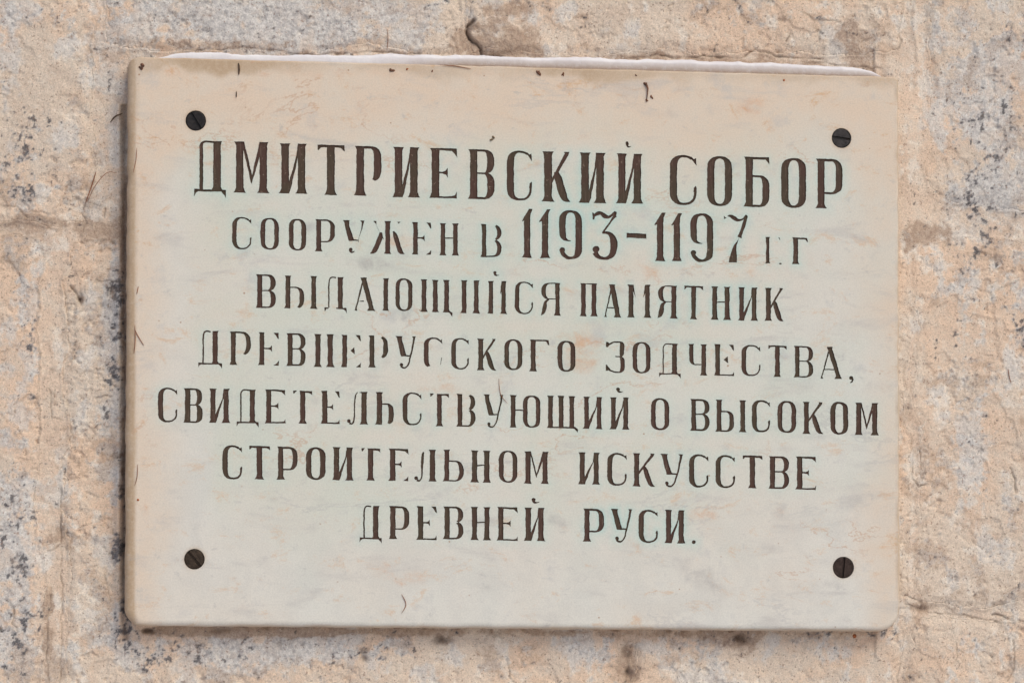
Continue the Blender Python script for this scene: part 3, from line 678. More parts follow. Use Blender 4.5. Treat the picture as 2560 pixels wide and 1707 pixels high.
TXT = [
 (460, 330, 72, 15, [('Д',100,410,90,585),('М',485,838,98,598),('И',930,1213,115,605),('Т',1308,1575,128,620),('Р',1663,1935,140,625,'b'),('И',2040,2315,150,642)]),
 (1060, 340, 70, 14, [('Е',50,325,122,610),('В',428,692,133,620),('С',810,1058,145,635),('К',1152,1435,155,645),('И',1515,1788,165,658),('Й',1880,2150,175,663),('~',1975,2035,55,117)]),
 (1560, 350, 66, 16, [('С',448,712,148,640),('О',815,1060,160,650),('Б',1168,1425,168,658),('О',1540,1785,178,668),('Р',1875,2142,185,672)]),
 (560, 510, 43, 10, [('С',80,270,128,445),('О',357,538,138,450),('О',635,805,146,458),('Р',890,1088,152,465),('У',1165,1378,162,478,'d'),('Ж',1432,1770,170,490),('Е',1838,2030,180,497,'tb'),('Н',2108,2305,190,505)]),
 (1060, 510, 42, 10, [('В',553,760,200,522,'tm')]),
 (1060, 510, 60, 15, [('1',960,1062,47,527),('1',1125,1240,52,530),('9',1322,1550,62,540),('3',1650,1892,72,542),('-',1985,2180,285,333)]),
 (1560, 510, 60, 15, [('1',297,408,85,560),('1',462,570,90,560),('9',650,875,92,565),('7',977,1210,103,573)]),
 (1560, 510, 30, 10, [('Г',1382,1530,325,583,'t'),('.',1518,1546,578,592)]),
 (1560, 510, 42, 11, [('Г',1645,1803,330,590)]),
 (600, 660, 45, 10, [('В',152,352,103,432),('Ы',430,762,116,437,'b'),('Д',828,1045,128,440,'bg'),('А',1105,1325,132,458,'m'),('Ю',1395,1690,141,460,'m'),('Щ',1765,2085,154,470,'b')]),
 (1000, 660, 41, 9, [('И',590,785,160,482,'v'),('Й',855,1050,168,488,'g'),('~',912,975,70,120),('С',1125,1303,172,492),('Я',1378,1578,184,505),('П',1760,1938,190,513),('А',1988,2170,200,522)]),
 (1500, 660, 43, 9, [('М',265,503,203,525,'v'),('Я',563,763,212,532),('Т',825,1013,215,542),('Н',1085,1285,222,547),('И',1350,1548,230,555),('К',1610,1800,235,558)]),
 (460, 800, 45, 11, [('Д',142,373,105,435,'g'),('Р',443,655,112,440,'b'),('Е',725,930,122,443,'tb'),('В',1000,1193,130,450),('Н',1270,1475,138,460,'m'),('Е',1535,1733,145,462,'tmb'),('Р',1803,1998,153,465,'tb'),('У',2072,2275,158,470)]),
 (980, 800, 43, 10, [('С',312,492,170,475,'b'),('С',580,752,175,485),('К',830,1023,183,493),('О',1100,1278,188,490),('Г',1343,1543,193,502),('О',1622,1797,202,505),('З',2095,2282,207,518)]),
 (1580, 800, 42, 9, [('О',5,182,215,522),('Д',265,478,230,533),('Ч',545,740,235,542),('Е',800,1000,238,545,'tm'),('С',1072,1258,243,550),('Т',1335,1518,250,557),('В',1583,1778,255,562),('А',1828,2058,262,575),(',',2122,2170,550,618)]),
 (380, 940, 48, 11, [('С',58,248,112,452),('В',305,495,120,457),('И',555,768,122,457),('Д',828,1045,130,462),('Е',1103,1308,132,462),('Т',1385,1572,142,465,'l'),('Е',1650,1840,147,467,'t'),('Л',1912,2120,152,472),('Ь',2185,2369,157,475,'b')]),
 (960, 940, 43, 10, [('С',182,368,160,480),('Т',452,637,172,492,'l'),('В',705,897,175,495,'tm'),('У',972,1172,180,500),('Ю',1230,1533,187,505),('Щ',1593,1900,193,510),('И',1948,2145,202,517)]),
 (1500, 940, 45, 12, [('Й',92,290,208,522),('~',158,228,112,162),('О',500,678,215,530),('В',880,1075,225,537),('Ы',1128,1437,233,546),('С',1488,1668,235,550),('О',1740,1922,243,557),('К',1983,2188,252,565)]),
 (1660, 940, 46, 13, [('О',1630,1805,252,572),('М',1868,2105,260,578)]),
 (520, 1090, 50, 12, [('С',140,335,88,422),('Т',405,608,95,423),('Р',670,878,102,425),('О',960,1152,108,428),('И',1215,1430,108,432),('Т',1502,1688,118,435,'l'),('Е',1765,1963,122,437,'b'),('Л',2020,2242,130,440,'gk')]),
 (1000, 1090, 47, 10, [('Ь',418,625,132,442),('Н',688,893,140,453),('О',968,1150,142,455),('М',1213,1462,150,465),('И',1745,1963,160,472)]),
 (1500, 1090, 48, 12, [('С',70,262,163,485),('К',318,543,168,493),('У',592,815,175,492),('С',872,1062,178,502),('С',1133,1323,185,507),('Т',1398,1592,190,510),('В',1648,1855,197,515),('Е',1913,2118,200,523)]),
 (880, 1220, 48, 11, [('Д',75,292,172,498,'g'),('Р',357,562,175,497),('Е',628,830,177,505,'t'),('В',890,1093,180,500,'m'),('Н',1160,1363,183,508),('Е',1417,1625,185,512),('Й',1683,1895,190,515),('~',1757,1838,93,147)]),
 (1380, 1220, 48, 12, [('Р',300,510,200,522),('У',577,788,203,523),('С',848,1038,210,535),('И',1100,1308,213,538),('.',1370,1408,508,545)]),
]
DEPTH = .0009
def pip(P, poly):
    return pie(P, poly, np.roll(poly, -1, 0))
def pie(P, E0, E1):
    c = np.zeros(len(P), bool); x, y = P[:, 0], P[:, 1]
    for (x1, y1), (x2, y2) in zip(E0, E1):
        m_ = ((y1 > y) != (y2 > y)); c ^= m_ & (x < (x2-x1)*(y-y1)/((y2-y1) if y2 != y1 else 1e-12)+x1)
    return c
def densify(q, step):
    out = []
    for a, b in zip(q, q[1:]+q[:1]):
        n = max(1, int(math.hypot(b[0]-a[0], b[1]-a[1])/step))
        for k in range(n): out.append((a[0]+(b[0]-a[0])*k/n, a[1]+(b[1]-a[1])*k/n))
    return out
LET = []     # (char, verts2d Nx2 metres, tris, boundary edges)
for (ox, oy, T, t, items) in TXT:
    for it in items:
        ch, xa, xb, ya, yb = it[:5]; fl = it[5] if len(it) > 5 else ''
        w_, h_ = xb-xa, yb-ya
        Tt = T*1.07*(1+random.uniform(-.05, .05))
        Q = glyph(ch, w_, h_, Tt, t*1.25, fl)
        V, F = [], []
        for q in Q:
            q = [(float(p[0]), float(p[1])) for p in q]
            ar = sum(a[0]*b[1]-b[0]*a[1] for a, b in zip(q, q[1:]+q[:1]))
            if abs(ar) < 1: continue
            if ar < 0: q = q[::-1]
            q = densify(q, 7)
            F.append(list(range(len(V), len(V)+len(q)))); V += [Vector(p) for p in q]
        E_ = [(a, b) for f in F for a, b in zip(f, f[1:]+f[:1])]
        r = geometry.delaunay_2d_cdt(V, E_, [], 0, .3, False)
        ov = np.array([(v.x, v.y) for v in r[0]]); tf = np.array([list(f) for f in r[2]]); ce = ov[tf].mean(1); inn = np.zeros(len(ce), bool)
        for f in F: inn |= pip(ce, np.array([V[i] for i in f]))
        tri = [list(f) for f, k in zip(tf, inn) if k]
        u = sorted({i for f in tri for i in f}); mp = {a: i for i, a in enumerate(u)}; ov = ov[u]; tri = [[mp[i] for i in f] for f in tri]
        # hand-cut wobble: one smooth warp of the plane
        sx, sy = random.uniform(0, 200), random.uniform(0, 200)
        X, Y = ov[:, 0]+sx*50, ov[:, 1]+sy*50
        for sc, am in ((1/75., 3.4), (1/24., 2.0), (1/9., 1.3)):
            ov = ov+np.stack([perlin(X*sc, Y*sc, 5)*am, perlin(X*sc, Y*sc, 6)*am*.8], -1)
        px = ox+(xa+ov[:, 0])/3.92; py = oy+(yb-ov[:, 1]+.022*(ov[:, 0]-w_/2))/3.92
        x, z = ray_to(px, py, 0.0)
        cnt = {}
        for f in tri:
            for a, b in zip(f, f[1:]+f[:1]): cnt[(a, b)] = 1
        bd = [(a, b) for (a, b) in cnt if (b, a) not in cnt]
        LET.append((ch, np.stack([x, z], -1), tri, bd))

# ------------------------------------------------------------------ the marble slab
def arc(cx, cz, r, a0, a1, n): return [(cx+r*math.cos(math.radians(a0+(a1-a0)*i/n)), cz+r*math.sin(math.radians(a0+(a1-a0)*i/n))) for i in range(n+1)]
TLc, TRc, BRc, BLc = [np.array(ray_to(*c, 0.0), float) for c in ((319, 141), (2247, 193), (2251, 1579), (311, 1564))]
def outline(insL, insR, insT, insB, rad):
    def off(a, b, d):
        v = b-a; n_ = np.array([v[1], -v[0]]); n_ = n_/np.hypot(*n_); return a+n_*d, b+n_*d
    # clockwise order TL->TR->BR->BL, inward normal is to the right of travel
    L_ = [off(TLc, TRc, insT), off(TRc, BRc, insR), off(BRc, BLc, insB), off(BLc, TLc, insL)]
    def isect(l1, l2):
        p, r_ = l1[0], l1[1]-l1[0]; q, s_ = l2[0], l2[1]-l2[0]
        k = ((q[0]-p[0])*s_[1]-(q[1]-p[1])*s_[0])/(r_[0]*s_[1]-r_[1]*s_[0]); return p+r_*k
    C = [isect(L_[3], L_[0]), isect(L_[0], L_[1]), isect(L_[1], L_[2]), isect(L_[2], L_[3])]
    out = []
    for i in range(4):
        c = C[i]; r = rad[i]; a = C[i-1]-c; b = C[(i+1) % 4]-c; a = a/np.hypot(*a); b = b/np.hypot(*b)
        cen = c+(a+b)*r; p0 = c+a*r; p1 = c+b*r
        for k in range(13):
            th = k/12*math.pi/2; out.append(tuple(cen-(b*math.cos(th)+a*math.sin(th))*r))
        nx = C[(i+1) % 4]; rn = rad[(i+1) % 4]; bb_ = C[i]-nx; bb_ = bb_/np.hypot(*bb_); q0 = nx+bb_*rn
        L = 120
        for k in range(1, L): out.append(tuple(p1+(q0-p1)*k/L))
    return np.array(out)
BV = dict(L=.0074, R=.0020, T=.0016, B=.0048)
outer = outline(0, 0, 0, 0, (.010, .0035, .0185, .0135))
inner = outline(BV['L'], BV['R'], BV['T'], BV['B'], (.0055, .0025, .0165, .0085))
nO = len(outer)
wob = fbm(outer[:, 0]*1.0, outer[:, 1]*1.0, 40, 2, 3)*.0006
cen = outer.mean(0); dirv = (outer-cen)/np.hypot(*(outer-cen).T)[:, None]
nick = np.minimum(0, fbm(outer[:, 0], outer[:, 1], 130, 21, 3)+.25)*.0012
outer = outer+dirv*(wob+nick)[:, None]; inner = inner+dirv*(wob*.8+fbm(inner[:, 0], inner[:, 1], 90, 5, 3)*.0005)[:, None]
SCREWS = [(489.5, 302, 25, -58, (.012, .010, .010)), (2104, 345.6, 23.7, -7, (.022, .019, .019)), (486, 1397, 25, -50, (.030, .020, .013)), (2108.6, 1418, 25.7, 84, (.026, .016, .013))]
scr = []
for (sx, sy, r, a, tint) in SCREWS:
    c = np.array(ray_to(sx, sy, 0.0), float); rr = r*.9/1000*.345/.9 if False else abs(float(ray_to(sx+r, sy, 0.0)[0])-c[0])
    scr.append((c, rr, a, tint))

V2 = []; E2 = []; F2 = []
def addpoly(P):
    b = len(V2); V2.extend(Vector((float(p[0]), float(p[1]))) for p in P); return list(range(b, b+len(P)))
fo = addpoly(inner[::-1]); F2.append(fo)
holes = []
for c, rr, a, tint in scr:
    P = [(c[0]+(rr*1.035)*math.cos(2*math.pi*i/40), c[1]+(rr*1.035)*math.sin(2*math.pi*i/40)) for i in range(40)]
    F2.append(addpoly(P)); holes.append(F2[-1])
for ch, v, tri, bd in LET:
    b = len(V2); V2.extend(Vector((float(p[0]), float(p[1]))) for p in v)
    E2 += [(i+b, j+b) for i, j in bd]
# interior grid to carry undulation and stains
gs = .0018
gxs = np.arange(inner[:, 0].min()+.004, inner[:, 0].max()-.003, gs); gzs = np.arange(inner[:, 1].min()+.004, inner[:, 1].max()-.003, gs)
A_, B_ = np.meshgrid(gxs, gzs); gp = np.stack([A_.ravel(), B_.ravel()], -1)+_rng.uniform(-.0003, .0003, (A_.size, 2))
gp = gp[pip(gp, inner)]
V2 += [Vector((float(p[0]), float(p[1]))) for p in gp]
E2 += [(a, b) for f in F2 for a, b in zip(f, f[1:]+f[:1])]
r = geometry.delaunay_2d_cdt(V2, E2, [], 0, 1e-7, False)
cv = np.array([(v.x, v.y) for v in r[0]]); tf = np.array([list(f) for f in r[2]]); ce = cv[tf].mean(1)
ok = pip(ce, inner)
for c, rr, a, tint in scr: ok &= np.hypot(ce[:, 0]-c[0], ce[:, 1]-c[1]) > rr*1.03
for ch, v, tri, bd in LET:
    bi = np.array(bd); near = np.nonzero((ce[:, 0] > v[:, 0].min()) & (ce[:, 0] < v[:, 0].max()) & (ce[:, 1] > v[:, 1].min()) & (ce[:, 1] < v[:, 1].max()))[0]
    ok[near[pie(ce[near], v[bi[:, 0]], v[bi[:, 1]])]] = False
keep = [tuple(f) for f in tf[ok]]
def slab_relief(x, z): return fbm(x, z, 6, 7, 3)*.0005+fbm(x, z, 30, 11, 3)*.00010
# front face + rounded edge + sides + back
D = .0205
SV = [(p[0], 0, p[1]) for p in cv]; SF = [tuple(f) for f in keep]
ring = []
prof = [(0.0, 0.0), (.22, .02), (.45, .09), (.66, .22), (.83, .42), (.95, .70), (1.0, 1.0)]
base = len(SV)
pb = np.interp(np.arange(nO), [0, nO], [0, 1])
dep = np.hypot(*(outer-inner).T)
dep = np.clip(dep, .0012, .0055)
for fr, dp in prof:
    P = inner+(outer-inner)*fr
    ring.append([len(SV)+i for i in range(nO)]); SV += [(P[i, 0], dep[i]*dp, P[i, 1]) for i in range(nO)]
ring.append([len(SV)+i for i in range(nO)]); SV += [(outer[i, 0], .012, outer[i, 1]) for i in range(nO)]
ring.append([len(SV)+i for i in range(nO)]); SV += [(outer[i, 0], D, outer[i, 1]) for i in range(nO)]
for a, b in zip(ring[:-1], ring[1:]):
    for i in range(nO): j = (i+1) % nO; SF.append((a[i], a[j], b[j], b[i]))
SF.append(tuple(ring[-1]))
# countersunk holes
for (c, rr, a, tint), h in zip(scr, holes):
    b = len(SV); n = 40
    for dd, k in ((0, 1.035), (.0035, 1.02)): SV += [(c[0]+rr*k*math.cos(2*math.pi*i/n), dd, c[1]+rr*k*math.sin(2*math.pi*i/n)) for i in range(n)]
    for i in range(n): j = (i+1) % n; SF.append((b+j, b+i, b+n+i, b+n+j))
    SF.append(tuple(b+n+i for i in range(n)))
SV = np.array(SV)
plaque = bpy.data.objects.new('memorial_plaque', None); S.collection.objects.link(plaque)
tag(plaque, 'pale marble plaque with carved brown Cyrillic lettering, screwed to the limestone wall', 'plaque')
slab = link('slab', SV, SF, M_MARBLE, plaque)
import bmesh
bm = bmesh.new(); bm.from_mesh(slab.data); bmesh.ops.remove_doubles(bm, verts=bm.verts, dist=2e-7); bmesh.ops.recalc_face_normals(bm, faces=bm.faces)
for f in bm.faces: f.smooth = len(f.verts) == 4
for e in bm.edges:
    if len(e.link_faces) == 1: e.smooth = False
bm.to_mesh(slab.data); bm.free()
me = slab.data; n = len(me.vertices); cc = np.zeros(n*3, np.float32); me.vertices.foreach_get('co', cc); cc = cc.reshape(-1, 3)
sx_, sy_ = to_px(cc[:, 0].astype(float), cc[:, 2].astype(float), 0.0); X, Y = sx_/K, sy_/K
def bl(L): return sum(wt*np.exp(-(((X-a)/b)**2+((Y-c)/d_)**2)) for a, c, b, d_, wt in L)
u1 = fbm(cc[:, 0], cc[:, 2], 10, 31, 5); u2 = fbm(cc[:, 0], cc[:, 2], 40, 36, 4); u3 = fbm(cc[:, 0], cc[:, 2]*3, 18, 41, 4)
peach = np.clip(sstep(470, 200, Y+u1*110)*.95+.75*sstep(440, 310, X+u1*70)+.65*sstep(1930, 2075, X+u1*60)+.10+.25*u1, 0, 1)
greyc = np.clip(.75*sstep(.3, 1.05, bl([(1600, 1330, 80, 60, .62), (1130, 1350, 70, 24, .55), (1740, 1260, 120, 14, .6), (1870, 1040, 30, 90, .5), (640, 1145, 130, 10, .5), (905, 720, 60, 26, .8), (860, 600, 60, 28, .75), (1450, 690, 90, 22, .5), (1790, 1100, 40, 60, .4), (1900, 1340, 130, 16, .6), (1970, 1150, 26, 40, .7),
        (820, 860, 60, 60, .3), (1750, 690, 60, 14, .7), (1700, 250, 70, 40, .4), (1280, 860, 40, 30, .4), (1300, 1210, 60, 20, .5), (870, 1280, 60, 30, .35), (720, 520, 60, 12, .5), (1490, 260, 40, 18, .6)])+u2*.5+u3*.3), 0, 1)
rust = np.clip(sstep(.35, .9, bl([(1040, 900, 90, 16, .9), (1350, 790, 60, 40, .8), (1330, 830, 40, 50, .6), (930, 1330, 80, 40, .6), (940, 560, 80, 20, .8), (1400, 700, 60, 30, .5), (1720, 240, 60, 30, .7), (1500, 600, 60, 40, .6), (600, 170, 200, 14, .6), (1650, 1180, 120, 26, .55),
        (840, 660, 60, 26, .4), (1200, 170, 500, 10, .5), (330, 1050, 12, 200, .4), (1350, 310, 60, 20, .35), (1760, 1350, 90, 8, .6)])+u2*.55+u1*.1), 0, 1)
dl_ = np.abs(X-297); db = 1436-(X-300)*-.005-Y
edgeL_dirt_shade = sstep(26, 16, X-290+u3*3); top = sstep(30, 2, Y-(138+(X-300)*.0232)+u2*20+u3*8)*np.clip(.55+.6*u1, .1, 1)  # left bevel: tan dirt, deepened to paint in shade on the side facing away
bot = sstep(10, 2, (1440+(X-320)*.0065)-Y+u3*5)*.75
dirt = np.clip(np.maximum.reduce([edgeL_dirt_shade*(1.0+.25*u3), top*1.0, bot, sstep(8, 1, (2066-X)+u3*5)*.7]), 0, 1)
# verdigris: strongest close to the cut letters
hal = np.zeros(n)
lp = np.concatenate([v[::2] for ch, v, tri, bd in LET])
cellsz = .006; from collections import defaultdict
hh = defaultdict(list)
for p in lp: hh[(int(math.floor(p[0]/cellsz)), int(math.floor(p[1]/cellsz)))].append(p)
hh = {k: np.array(v) for k, v in hh.items()}
front = cc[:, 1] < .0002
ix = np.floor(cc[:, 0]/cellsz).astype(int); iz = np.floor(cc[:, 2]/cellsz).astype(int)
order = defaultdict(list)
for i in np.nonzero(front)[0]: order[(ix[i], iz[i])].append(i)
for k, idx in order.items():
    P = [hh[(k[0]+a, k[1]+b)] for a in (-1, 0, 1) for b in (-1, 0, 1) if (k[0]+a, k[1]+b) in hh]
    if not P: continue
    P = np.concatenate(P); q = cc[idx][:, [0, 2]]
    dm = np.sqrt(((q[:, None, :]-P[None])**2).sum(-1).min(1)); hal[idx] = np.exp(-(dm/.0032)**1.3)*.8+.25*np.exp(-(dm/.011)**1.5)
cyan = np.clip(hal*(.42+.62*np.clip(bl([(1400, 520, 600, 160, 1), (1650, 740, 260, 60, .6), (1500, 960, 500, 70, .6), (1450, 1200, 200, 70, 1.0), (1700, 1060, 200, 50, .6), (500, 450, 60, 300, .3)]), 0, 1.2))*(.75+.5*u1), 0, 1)
for c_, rr_, a_, t_ in scr:
    dd_ = np.hypot(cc[:, 0]-c_[0], cc[:, 2]-c_[1]); dirt = np.maximum(dirt, .42*np.exp(-(np.maximum(dd_-rr_, 0)/.0016)**1.2)*(.8+u2))
dots = np.clip(sstep(1050, 1350, Y+u1*160)*.9+sstep(520, 420, X+u1*90)*sstep(250, 500, Y)*.8+sstep(1750, 1900, X+u1*60)*.5, 0, 1)
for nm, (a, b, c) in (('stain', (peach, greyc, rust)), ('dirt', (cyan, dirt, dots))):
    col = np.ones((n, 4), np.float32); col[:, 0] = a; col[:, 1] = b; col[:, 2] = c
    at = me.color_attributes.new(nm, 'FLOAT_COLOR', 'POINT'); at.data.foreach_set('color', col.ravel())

# carved letters: painted floor and walls of each cut
NAMES = {'-': 'dash', '.': 'full_stop', ',': 'comma', '~': 'breve'}
for ch, v, tri, bd in LET:
    n0 = len(v); d_ = np.full(n0, DEPTH)
    VV = np.concatenate([np.stack([v[:, 0], d_, v[:, 1]], -1), np.stack([v[:, 0], np.full(n0, .00004), v[:, 1]], -1)])
    FF = [tuple(f) for f in tri]+[(b, a, a+n0, b+n0) for a, b in bd]
    used = sorted({i for f in FF for i in f}); mp = {a: i for i, a in enumerate(used)}
    o = link(NAMES.get(ch, 'digit' if ch in '1937' else 'letter'), VV[used], [tuple(mp[i] for i in f) for f in FF], M_PAINT, plaque)
    if ch in NAMES: pass
    else: o['label'] = ('carved brown digit ' if ch in '1937' else 'carved brown letter ')+ch

# slotted screws
for (c, rr, a, tint) in scr:
    mt = steel_material(tint); n = 36; ang = math.radians(a); hw = rr*.13; VV, FF = [], []
    ux, uz = math.cos(ang), math.sin(ang)
    for sgn in (1, -1):
        a0 = math.asin(hw/rr); P = [(a0+(math.pi-2*a0)*i/n) for i in range(n+1)]
        loop = [(rr*math.cos(p), sgn*rr*math.sin(p)) for p in P]
        rings_ = []
        for k, y in ((.90, .0006), (.97, .0008), (1.0, .0013), (1.0, .0034)):
            m0 = (0, sgn*rr*.5) if False else (0, 0)
            L_ = []
            for (p, q) in loop:
                pp, qq = p*k, q*k
                if abs(qq) < hw: qq = sgn*hw
                L_.append((pp, qq))
            b = len(VV); VV += [(c[0]+p*ux-q*uz, y, c[1]+p*uz+q*ux) for p, q in L_]; rings_.append([b+i for i in range(len(L_))])
        FF.append(tuple(rings_[0]))
        for A1, B1 in zip(rings_[:-1], rings_[1:]):
            for i in range(len(A1)): j = (i+1) % len(A1); FF.append((A1[i], A1[j], B1[j], B1[i]))
    b = len(VV); VV += [(c[0]+rr*.995*math.cos(2*math.pi*i/n), .0026, c[1]+rr*.995*math.sin(2*math.pi*i/n)) for i in range(n)]; FF.append(tuple(range(b, b+n)))
    o = link('screw', VV, FF, mt, plaque)
    bm = bmesh.new(); bm.from_mesh(o.data); bmesh.ops.recalc_face_normals(bm, faces=bm.faces); bm.to_mesh(o.data); bm.free()
for o, l in zip([o for o in plaque.children if o.name.startswith('screw')], ['black slotted screw at the upper left, slot steeply diagonal', 'grey slotted screw at the upper right, slot nearly level', 'brown slotted screw at the lower left, slot diagonal', 'brown slotted screw at the lower right, slot upright']): o['label'] = l

# ------------------------------------------------------------------ snow on the top edge
tx = np.array([372, 392, 440, 500, 560, 640, 700, 800, 900, 1000, 1150, 1300, 1450, 1600, 1750, 1900, 2000, 2080, 2140, 2180, 2200, 2212])
th_ = np.array([0, 3, 10, 15, 15, 13, 13, 16, 20, 22, 25, 26, 27, 28, 29, 27, 26, 23, 20, 14, 7, 0])
ns, nc = 700, 16
sxs = np.linspace(372, 2212, ns); SVV = []; dirtA = []
for i, px in enumerate(sxs):
    hpx = np.interp(px, tx, th_)+1.2*math.sin(px/37)+.8*math.sin(px/17+1); hpx = max(hpx, .1) if 380 < px < 2206 else .05
    edge = 141+(px-319)*(193-141)/(2247-319)+1.5
    x, z = ray_to(px, edge, 0.0); x = float(x); z = float(z)-.0004; hm = (hpx+5*min(1, hpx/12))*.000345
    for k in range(nc):
        tt = k/(nc-1); a = tt*math.pi
        fy = .0015+.5*(.0235)*(1-math.cos(a)) if tt < .5 else .0015+.5*.0235*(1-math.cos(a))
        y = fy+.0; up = hm*(min(1, math.sin(a)**.35 if tt < .5 else 1.0))
        nz = float(0)
        SVV.append((x, y, z+up)); dirtA.append(1-tt if k < 3 else 0)
SVV = np.array(SVV)
nn = fbm(SVV[:, 0], SVV[:, 1]*1.0+SVV[:, 2], 120, 50, 3)*.0006+fbm(SVV[:, 0], SVV[:, 1], 35, 40, 2)*.0006
hfac = np.tile(np.minimum(1, np.arange(nc)/3), ns)
SVV[:, 2] += nn*hfac*np.repeat(np.clip(np.interp(sxs, tx, th_)/12, 0, 1), nc); SVV[:, 1] -= np.abs(nn)*.5*hfac
fq = np.array([(i*nc+k, (i+1)*nc+k, (i+1)*nc+k+1, i*nc+k+1) for i in range(ns-1) for k in range(nc-1)])
nb = len(SVV); bot_ = np.array([(SVV[i*nc, 0], SVV[i*nc+j*(nc-1), 1], SVV[i*nc, 2]-.0002) for i in range(ns) for j in (0, 1)])
fb_ = np.array([(nb+2*i, nb+2*i+1, nb+2*i+3, nb+2*i+2) for i in range(ns-1)]+[(i*nc, nb+2*i, nb+2*i+2, (i+1)*nc) for i in range(ns-1)])
snow = link('snow', np.concatenate([SVV, bot_]), np.concatenate([fq, fb_]), M_SNOW, None, True)
tag(snow, 'thin ridge of white snow lying along the top edge of the marble plaque', 'snow', kind='stuff')
c4 = np.ones((len(SVV)+len(bot_), 4), np.float32); c4[:, 0] = 0
for i in range(ns):
    v_ = np.clip(sstep(900, 1200, sxs[i])*.9+.2, 0, 1)
    c4[i*nc, 0] = v_; c4[i*nc+1, 0] = v_*.35
c4[len(SVV):, 0] = 1
at = snow.data.color_attributes.new('dirt', 'FLOAT_COLOR', 'POINT'); at.data.foreach_set('color', c4.ravel())

# ------------------------------------------------------------------ small litter
def tube3(P, R, name, mat, parent=None, sides=6):
    """P: list of Vector, R radii"""
    VV, FF = [], []
    for i, p in enumerate(P):
        d = (P[min(i+1, len(P)-1)]-P[max(i-1, 0)]).normalized(); a = d.cross(Vector((0, 1, 0))).normalized(); b = d.cross(a)
        for k in range(sides):
            t = 2*math.pi*k/sides; VV.append(p+(a*math.cos(t)+b*math.sin(t))*R[i])
    for i in range(len(P)-1):
        for k in range(sides): j = (k+1) % sides; FF.append((i*sides+k, i*sides+j, (i+1)*sides+j, (i+1)*sides+k))
    FF += [tuple(range(sides))[::-1], tuple((len(P)-1)*sides+k for k in range(sides))]
    return link(name, VV, FF, mat, parent, True)
def wall_y(px, py):
    x, z = ray_to(px, py, YW); i = int(np.clip(np.searchsorted(XS, float(x)), 0, NC-1)); j = int(np.clip(np.searchsorted(ZS, float(z)), 0, NR-1)); return float(VY[j, i])
def needle(pts, wd, label, where='plaque', mat=M_NEEDLE, cat='needle', name='pine_needle', lift=.0006):
    C = catmull([(a, b, 0) for a, b in pts], 5); P = []
    for c in C:
        y = -lift if where == 'plaque' else wall_y(c[0], c[1])-lift*1.6
        P.append(P3(c[0], c[1], y))
    n = len(P); R = [wd*(.75 if mat is M_NEEDLE else 1)*.000345/2*(1-.6*abs(2*i/(n-1)-1)**3) for i in range(n)]
    o = tube3(P, R, name, mat); tag(o, label, cat, 'needles and stalks caught on the stone'); return o
needle([(596, 158), (598, 172), (597, 187)], 4.5, 'short black stalk hanging near the top edge above the left screw', mat=M_DARKTWIG, cat='stalk', name='dry_stalk')
needle([(591, 229), (591, 244)], 2.4, 'tiny dark stalk just below the short black stalk', mat=M_DARKTWIG, cat='stalk', name='dry_stalk')
needle([(1004, 1484), (1015, 1510), (1004, 1532)], 2.2, 'bent rust-brown needle near the bottom edge of the plaque')
needle([(337, 824), (348, 845), (360, 864)], 2.4, 'slanting rust needle on the left edge beside the fourth text line')
needle([(337, 813), (338, 850), (335, 884)], 2.4, 'upright rust needle on the left rounded edge of the plaque')
needle([(346, 716), (342, 735)], 2.6, 'short red needle on the left edge beside the third text line')
needle([(344, 1160), (343, 1190), (337, 1213)], 2.0, 'thin curved needle on the left edge beside the sixth text line')
needle([(342, 370), (340, 400), (333, 432)], 1.8, 'faint curved needle on the left edge beside the first text line')
needle([(1247, 946), (1249, 973), (1254, 990), (1269, 1009)], 1.8, 'long thin needle crossing the top of a letter in the fifth text line')
needle([(2520, 921), (2523, 940), (2528, 959)], 2.6, 'rust needle on the stone near the right border', 'wall')
needle([(969, 73), (970, 100), (967, 128)], 2.0, 'upright thin needle on the block above the snow', 'wall')
needle([(240, 430), (230, 462), (214, 508)], 3.6, 'thick rust needle on the upper left block', 'wall', lift=.0012)
needle([(293, 433), (268, 432), (240, 462), (217, 506)], 2.0, 'thin curved needle forking beside the thick rust needle', 'wall', lift=.0014)
needle([(276, 306), (288, 292), (306, 284)], 4.0, 'brown twig wedged against the left side of the plaque', 'wall', M_DARKTWIG, 'twig', 'twig', .002)
needle([(1100, 163), (1140, 166), (1178, 173)], 2.4, 'brown needle lying on the top edge at the foot of the snow')
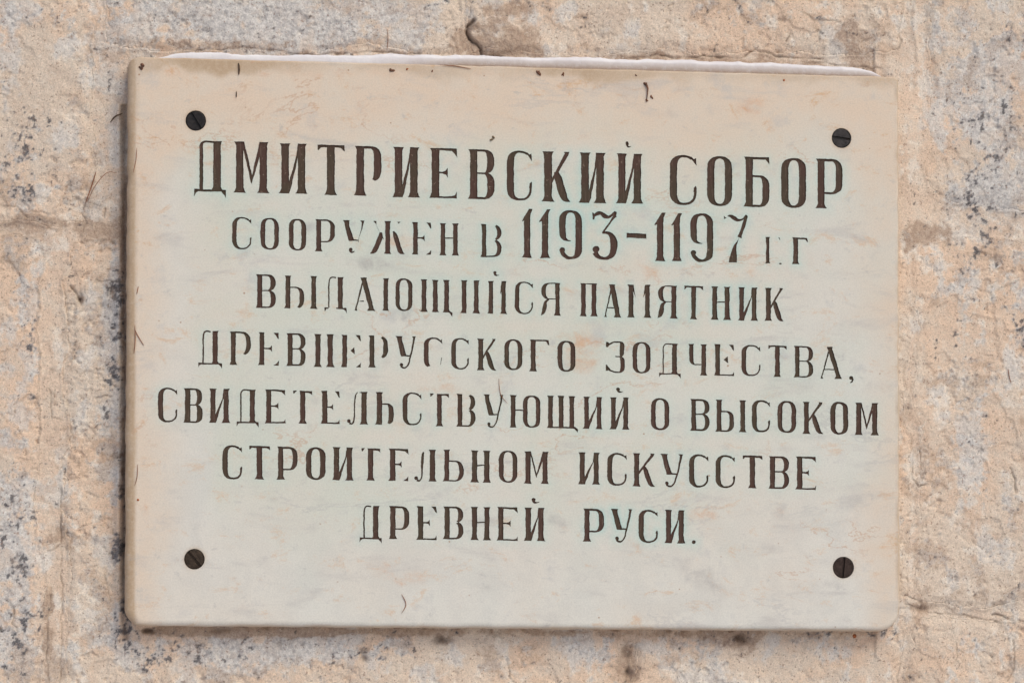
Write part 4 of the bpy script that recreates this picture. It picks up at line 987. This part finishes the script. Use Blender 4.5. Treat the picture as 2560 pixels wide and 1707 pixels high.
def clump(px, py, r, label, where='plaque', mat=M_SEED, cat='husk', name='seed_husk', n=3, seed=0):
    rd = random.Random(seed); VV, FF = [], []
    y0_ = 0.0 if where == 'plaque' else wall_y(px, py)
    for q in range(n):
        ox, oz = rd.uniform(-.6, .6)*r*(n > 1), rd.uniform(-.6, .6)*r*(n > 1); a = rd.uniform(0, 3.1); c = P3(px+ox, py+oz, y0_); R = r*.000345*rd.uniform(.7, 1.0); el = 1.0 if n == 1 else rd.uniform(.45, .7); b = len(VV)
        for i in range(5):
            ph = math.pi*i/8
            for k in range(8):
                t = 2*math.pi*k/8; u, v = R*math.cos(ph)*math.cos(t), R*el*math.cos(ph)*math.sin(t); jt = 1+rd.uniform(-.12, .12)*(n > 1)
                VV.append((c.x+(u*math.cos(a)-v*math.sin(a))*jt, c.y-R*.8*math.sin(ph)+.0001, c.z+(u*math.sin(a)+v*math.cos(a))*jt))
        for i in range(4):
            for k in range(8): j = (k+1) % 8; FF.append((b+i*8+k, b+i*8+j, b+(i+1)*8+j, b+(i+1)*8+k))
        FF.append(tuple(b+k for k in range(8)))
    o = link(name, VV, FF, mat, None, True); tag(o, label, cat); return o
clump(353, 167, 6, 'dark brown seed husk stuck in the upper left corner of the plaque', seed=1)
clump(980, 174, 6, 'reddish husk on the top edge left of the middle', seed=2)
clump(1018, 174, 3, 'tiny orange husk just right of the reddish husk on the top edge', seed=3, mat=M_ORANGE)
clump(1081, 179, 3, 'tiny dark husk on the top edge near the middle', seed=4)
clump(1346, 182, 6, 'cross-shaped red-brown husk under the snow right of the middle', seed=5, n=4)
clump(1407, 186, 4.5, 'small brown husk right of the cross-shaped one', seed=6)
clump(1590, 189, 3, 'small brown speck of husk directly above the hanging flower stalk', seed=7, n=2)
clump(1231, 346, 6, 'olive brown husk alone above the first text line', seed=8, n=2, mat=plain('olive_husk', (.22, .15, .08), (.14, .10, .06)))
clump(1960, 201, 3, 'tiny orange speck under the right end of the snow', seed=9, n=1, mat=M_ORANGE)
clump(2136, 1589, 7, 'round orange berry on the wall under the lower right of the plaque', 'wall', M_ORANGE, 'berry', 'berry', 1, 10)
clump(345, 1249, 4, 'small rust speck on the left edge beside the lower text lines', seed=12, n=1, mat=M_ORANGE)
fs = tube3([P3(1614, 208, -.001), P3(1620, 222, -.0012), P3(1618, 240, -.001), P3(1616, 256, -.0008)], [.0012, .0006, .0004, .0003], 'flower_stalk', M_SEED)
tag(fs, 'dried flower stalk with small buds hanging on the upper right of the plaque', 'stalk')
for px, py, r_ in ((1614, 212, 6), (1630, 243, 4), (1616, 252, 4)):
    o = clump(px, py, r_, 'x', seed=int(px), n=2, name='bud'); o.parent = fs
    for k in ('label', 'category'): del o[k]
